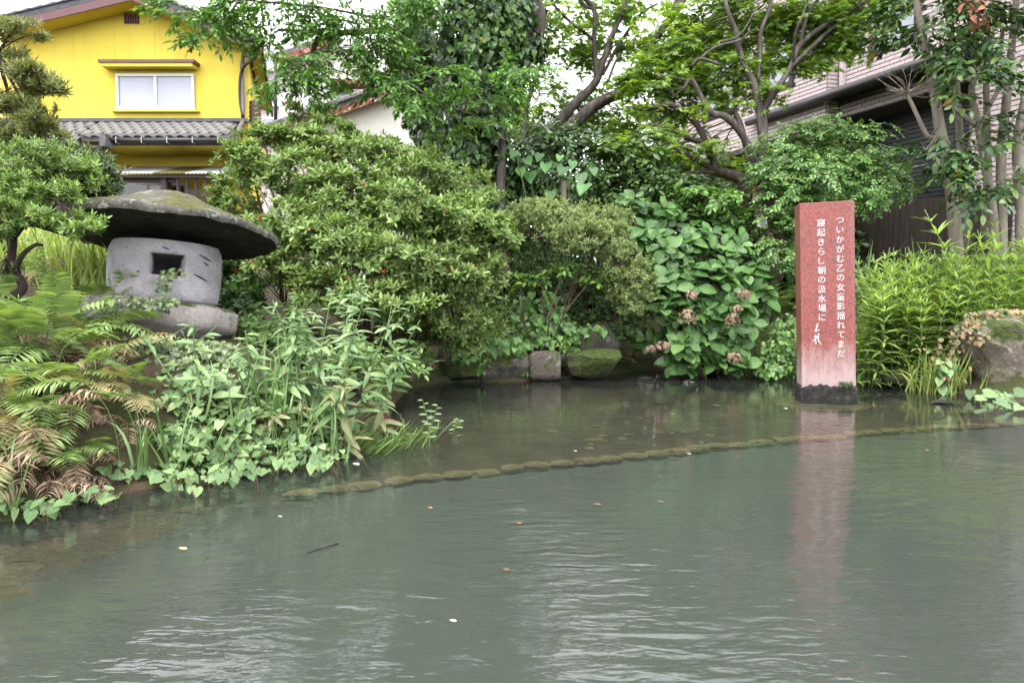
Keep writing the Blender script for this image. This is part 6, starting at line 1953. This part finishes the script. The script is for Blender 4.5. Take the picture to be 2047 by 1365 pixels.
for i, (x, y, D, tx, ty, lb, m, nl) in enumerate(DK):
    dock(lb, x, y, D, tx, ty, 200 + i, int(nl * 1.7), .16, m)
DR = [(690, 905, 4.35, 690, 760, 'dock with red-edged hanging leaves at the waterline'), (735, 890, 4.45, 735, 740, 'red-blotched dock overhanging the water'), (600, 880, 4.3, 600, 790, 'dock with one bright red leaf in the grass'), (650, 820, 4.5, 640, 700, 'dock with pink-edged leaves mid bank'), (720, 800, 4.6, 725, 670, 'dock with tall pink-tipped leaves below the azalea'), (545, 890, 4.1, 540, 830, 'small dock with a red leaf above the ground cover')]
for i, (x, y, D, tx, ty, lb) in enumerate(DR):
    dock(lb, x, y, D, tx, ty, 230 + i, 17, .2, 'dock', 1)

# ---------------------------------------------------------------- grasses
def grass(name, label, cat, areas, tpls, mat, seed, h=(.2, .4), kind='stuff', lean=0):
    r = np.random.default_rng(seed)
    pos = []
    for px, py, D, rx, rd, n in areas:
        c = PG(px, py) if py > 680 else P(px, py, D)
        D = c[1]
        q = r.normal(size=(n, 2)) * .5
        x, y = c[0] + q[:, 0] * rx * D / FPX, c[1] + q[:, 1] * rd
        pos.append(np.stack([x, y, np.maximum(ground_z(x, y), -.02)], 1))
    pos = np.vstack(pos)
    z = unit(np.array([lean, 0, 1.0]) + r.normal(size=pos.shape) * .2)
    t = scatter(name, None, tpls, MT[mat], pos, frames(z, None, r), r.uniform(*h, len(pos)), 0, stuff=name, r=r)
    return setp(t, label, cat, kind=kind)
grass('slope_grass', 'light wispy grass on the slope left of the lantern', 'grass', [(180, 600, 5.4, 110, .4, 420), (120, 580, 5.6, 100, .4, 300), (210, 560, 5.8, 60, .3, 160)], T_BLADE, 'grassy', 40, (.2, .5))
grass('bank_grass', 'blue-green grass blades among the dock on the near bank', 'grass', [(570, 860, 4.3, 90, .2, 30), (610, 900, 4.2, 80, .15, 22), (480, 900, 4.1, 140, .15, 12), (660, 920, 4.2, 60, .1, 14), (540, 800, 4.6, 60, .2, 26)], T_BLADE, 'grass', 41, (.2, .42))
grass('waterline_reeds', 'few tall grass stems standing at the near waterline', 'grass', [(275, 950, 3.6, 30, .05, 12), (20, 1035, 3.0, 10, .03, 7), (345, 945, 3.7, 30, .05, 6), (360, 975, 3.55, 10, .03, 3)], T_BLADE, 'grass', 42, (.25, .45))
grass('floating_grass', 'tangled grass and weed trailing on the water at the bank tip', 'grass', [(770, 895, 4.45, 60, .12, 70), (820, 880, 4.6, 50, .1, 30), (720, 905, 4.3, 40, .1, 40)], T_BLADE, 'weedd', 43, (.1, .26), lean=.9)
grass('grass_tussock', 'drooping yellow-green grass tussock right of the red stone at the waterline', 'grass', [(1760, 720, 7.3, 60, .2, 260), (1800, 710, 7.3, 50, .2, 200), (1740, 700, 7.5, 40, .2, 120), (1880, 680, 7.0, 60, .25, 220), (1850, 700, 7.1, 50, .2, 160)], T_BLADE, 'grassy', 44, (.25, .5))
grass('tall_grass', 'tall arching grass blades before the brown fence', 'grass', [(1830, 470, 8.4, 70, .2, 40), (1880, 460, 8.5, 50, .2, 30), (1790, 480, 8.4, 50, .2, 30), (1980, 470, 8.2, 60, .2, 50)], T_BLADE, 'grass', 45, (1.0, 1.35))
grass('stone_side_grass', 'thin grass blades left of the red stone', 'grass', [(1540, 600, 8.3, 40, .2, 60), (1520, 660, 8.2, 40, .2, 60), (1570, 690, 8.0, 30, .2, 60)], T_BLADE, 'weedd', 46, (.25, .5))

# ---------------------------------------------------------------- weeds on the right bank
def weed_mesh(seed, H=1.0, n=62, mat='weed', lsize=.135):
    r = np.random.default_rng(seed)
    s = spline([(0, 0, 0), (r.normal() * .03, r.normal() * .03, .5), (r.normal() * .07, r.normal() * .07, 1.0)], 6)
    st = strip(s, np.linspace(.0065, .003, len(s)))
    it = []
    lf = leaf(1, .13, .2, .35, 2, .4)
    for k in range(n):
        f = .12 + .88 * (k / n) ** .9
        i = f * (len(s) - 1); p = s[min(int(i), len(s) - 1)]
        sz = lsize * (.75 + .5 * math.sin(f * math.pi)) * (1 if f < .93 else .6) * r.uniform(.8, 1.15)
        it.append((lf, rot('Z', k * 2.4) @ rot('X', .15 + .9 * f ** 2 + r.uniform(-.2, .2)) * sz, p))
    t = merge(it)
    return npmesh('stem', st.V, st.F, MT['stem']), npmesh('leaves', t.V, t.F, MT[mat], True, t.E)
WM = [weed_mesh(i) for i in range(5)]
WD = [weed_mesh(10 + i, mat='weedd') for i in range(3)]
def weeds(label, group, pts, meshes, seed, name='goldenrod_weed'):
    r = np.random.default_rng(seed)
    for p, h in pts:
        t = thing(name, label, 'weed', tuple(p), group)
        ms = meshes[r.integers(0, len(meshes))]
        M = Matrix.Translation(p) @ Matrix.Rotation(r.uniform(0, 6.28), 4, 'Z') @ Matrix.Rotation(r.uniform(-.18, .18), 4, 'X') @ Matrix.Diagonal((h * 1.1, h * 1.1, h, 1))
        for m_, nm in zip(ms, ('stem', 'leaves')):
            o = add_obj(nm, m_, t, M)
r_ = np.random.default_rng(60)
pts = []
for _ in range(210):
    px = r_.uniform(1715, 2060); D = r_.uniform(7.2, 8.3)
    x = P(px, 600, D)[0]
    z = gz(x, D)
    topy = np.interp(px, [1715, 1760, 1830, 1900, 2047], [480, 450, 445, 460, 445]) + (8.3 - D) * 85 + r_.uniform(-10, 60)
    h = P(px, topy, D)[2] - z
    if .25 < h < 1.25: pts.append((np.array([x, D, z - .02]), h))
weeds('light green narrow-leaved weed stalk in the mass right of the red stone', 'weed stalks right of the red stone', pts, WM, 61)
pts = []
for px, top, D in ((1940, 410, 7.5), (1965, 425, 7.7), (2005, 440, 7.2), (2015, 420, 7.6), (1930, 455, 7.4), (2035, 450, 7.4)):
    x = P(px, 600, D)[0]; z = gz(x, D)
    pts.append((np.array([x, D, z]), P(px, top, D)[2] - z))
weeds('tall weed stalk rising above the others before the camellia stems', 'tall weed stalks before the camellia', pts, WM, 62)
pts = []
for _ in range(26):
    px = r_.uniform(1510, 1600); D = r_.uniform(8.0, 8.6)
    x = P(px, 600, D)[0]; z = gz(x, D)
    pts.append((np.array([x, D, z]), r_.uniform(.3, .6)))
weeds('low weed stalk between the hydrangea and the red stone', 'weeds left of the red stone', pts, WD, 63)
pts = []
for _ in range(30):
    px = r_.uniform(1720, 2060); D = r_.uniform(8.4, 9.2)
    x = P(px, 600, D)[0]; z = gz(x, D)
    pts.append((np.array([x, D, z]), r_.uniform(.45, .8)))
weeds('darker weed stalk at the back of the right bank by the fence', 'weeds by the fence', pts, WD, 64)
pts = []
for _ in range(46):
    q = PG(r_.uniform(-20, 225), r_.uniform(615, 700))
    pts.append((q - np.array([0, 0, .02]), r_.uniform(.16, .32)))
weeds('short light green weed stalk among the ferns left of the lantern base', 'weeds among the upper ferns', pts, WM, 69)
surface_leaves('stone_side_plants', 'low round-leaved plants at the waterline left of the red stone', 'plant', [(1560, 700, 8.0, 40, 45, .5), (1540, 740, 7.9, 35, 14, .2), (1575, 660, 8.05, 25, 35, .3)], T_HEART, 'round', .05, 260, 65, nparts=100)
surface_leaves('red_creeper', 'reddish creeper leaves over the flat-topped rock', 'creeper', [(2000, 640, 6.85, 80, 24, .5), (1945, 668, 6.75, 46, 20, .25), (1905, 720, 6.8, 40, 50, .07), (1870, 700, 6.9, 40, 34, .05), (2040, 650, 7.0, 40, 24, .2)], T_HEART, 'redcreep', .042, 380, 66, nparts=200)
surface_leaves('bank_heart_leaves', 'green heart leaves hanging left of the flat-topped rock', 'plant', [(1890, 730, 6.8, 18, 26, .6), (1885, 765, 6.75, 14, 12, .3)], T_HEART, 'hout', .09, 26, 67)
surface_leaves('dark_bank_leaves', 'dark small leaves under the grass tussock by the waterline', 'plant', [(1760, 745, 7.35, 60, 16, .4), (1820, 740, 7.3, 50, 20, .4)], T_HEART, 'ivy', .05, 130, 68, nparts=80)

def water_plant(label, pts, seed):
    r = np.random.default_rng(seed)
    p0 = PZ(*pts[0])
    t = thing('water_plant', label, 'plant', tuple(p0))
    mb = MB()
    for px, py in pts:
        p = PZ(px, py); p[2] = r.uniform(.03, .12)
        Rm = frames(np.array([[r.normal() * .4, -.5, .9]]), np.array([[r.normal(), -.6, -.2]]))[0]
        M = np.eye(4); M[:3, :3] = Rm * r.uniform(.08, .13); M[:3, 3] = p
        add_obj('leaf', T_HEART[r.integers(0, 3)].get('leaf', MT['hout']), t, Matrix(M.tolist()))
        mb.tube([np.array([p[0], p[1] + .03, -.1]), p], .004, 4)
    mb.build('stems', MT['stem'], t)
water_plant('pale heart-leaved water plant standing in the water before the right rock', [(1965, 800), (1985, 795), (2000, 803), (1950, 808), (1975, 815), (2005, 790), (1940, 800), (1990, 818), (2010, 812)], 70)
water_plant('heart-leaved water plant at the right edge of the water', [(2030, 795), (2045, 790), (2050, 812), (2025, 812), (2040, 825), (2015, 802)], 71)
water_plant('small sprig of leaves floating past the hydrangea', [(1318, 742), (1326, 744)], 72)

# sprig growing in the water off the bank tip
for k, (x0, y0, x1, y1, lb) in enumerate(((860, 890, 845, 800, 'slender leafy sprig standing in the water off the bank tip'), (845, 885, 875, 810, 'second slender sprig leaning right off the bank tip'), (900, 862, 918, 838, 'tiny sprig poking out of the water right of the bank tip'))):
    r = np.random.default_rng(90 + k)
    a = PZ(x0, y0); D = a[1]; e = P(x1, y1, D)
    t = thing('water_sprig', lb, 'sprig', tuple(a))
    s = spline([a - np.array([0, 0, .05]), (a + e) / 2 + np.array([.01, 0, 0]), e], 6)
    MB().tube(s, np.linspace(.004, .0015, len(s)), 4).build('stem', MT['stem'], t)
    for i in range(3, len(s)):
        for sd in ((-1, 1)[i % 2],):
            M = np.eye(4); M[:3, :3] = frames(np.array([[.1 * sd, -.6, .8]]), np.array([[sd * .8, -.3, .75 + r.normal() * .2]]))[0] * .05 * r.uniform(.7, 1.2); M[:3, 3] = s[i]
            add_obj('leaf', T_DOCK[2].get('leaf', MT['persic']), t, Matrix(M.tolist()))

# ---------------------------------------------------------------- floating bits
def floater(label, px, py, s, col, rz=0.0, nm='floating_leaf'):
    if col not in MT: MT[col] = plain(col, {'pale_leaf': (.55, .58, .28), 'cream_petal': (.7, .66, .58), 'brown_leaf': (.18, .1, .05), 'rust_leaf': (.38, .16, .06)}[col], .6)
    t = leaf(1, .6, .15, -.08, 3, .45, .1)
    p = PZ(px, py, .004)
    M = Matrix.Translation(p) @ Matrix.Rotation(rz, 4, 'Z') @ Matrix.Scale(s, 4)
    return setp(add_obj(nm, npmesh(nm, t.V, t.F, MT[col]), None, M), label, 'leaf')
floater('pale yellow-green leaf floating on the near water at left', 374, 1097, .035, 'pale_leaf', 1.3)
floater('cream leaf floating by the near bank tip', 718, 929, .05, 'cream_petal', .9)
floater('tiny white petal on the water below the dock weeds', 564, 1032, .02, 'cream_petal', 1.4)
floater('tiny white petal beside the submerged stones', 1154, 901, .024, 'cream_petal', 1.5)
floater('white petal beside the submerged stones left of the reflection', 1382, 907, .026, 'cream_petal', 1.5)
floater('rust-coloured leaf on open water below the submerged stones', 865, 1015, .026, 'rust_leaf', 1.2)
floater('small rust leaf on open water right of the other', 1043, 1046, .022, 'rust_leaf', 1.2)
floater('dark brown leaf on the water in the middle', 1202, 1008, .036, 'brown_leaf', 1.5)
floater('brown leaf on the water left of the reflected red stone', 1327, 1003, .03, 'brown_leaf', 1.4)
floater('cream leaf low on the open water', 913, 1241, .022, 'cream_petal', 1.3)
floater('brown leaf on the lower open water', 1020, 1138, .026, 'brown_leaf', 1.5)
floater('rust leaf right of the reflected red stone', 1858, 900, .03, 'rust_leaf', 1.0)
floater('cream leaf by the foot of the red stone', 1575, 817, .04, 'cream_petal', .8)
tw = thing('floating_twig', 'thin dark twig floating on the water below the dock weeds', 'twig', tuple(PZ(645, 1095)))
a, e = PZ(615, 1104, .003), PZ(676, 1086, .003)
MB().tube(spline([a, (a + e) / 2 + np.array([.004, 0, .002]), e], 4), .0035, 5).build('stem', MT['barkd'], tw)
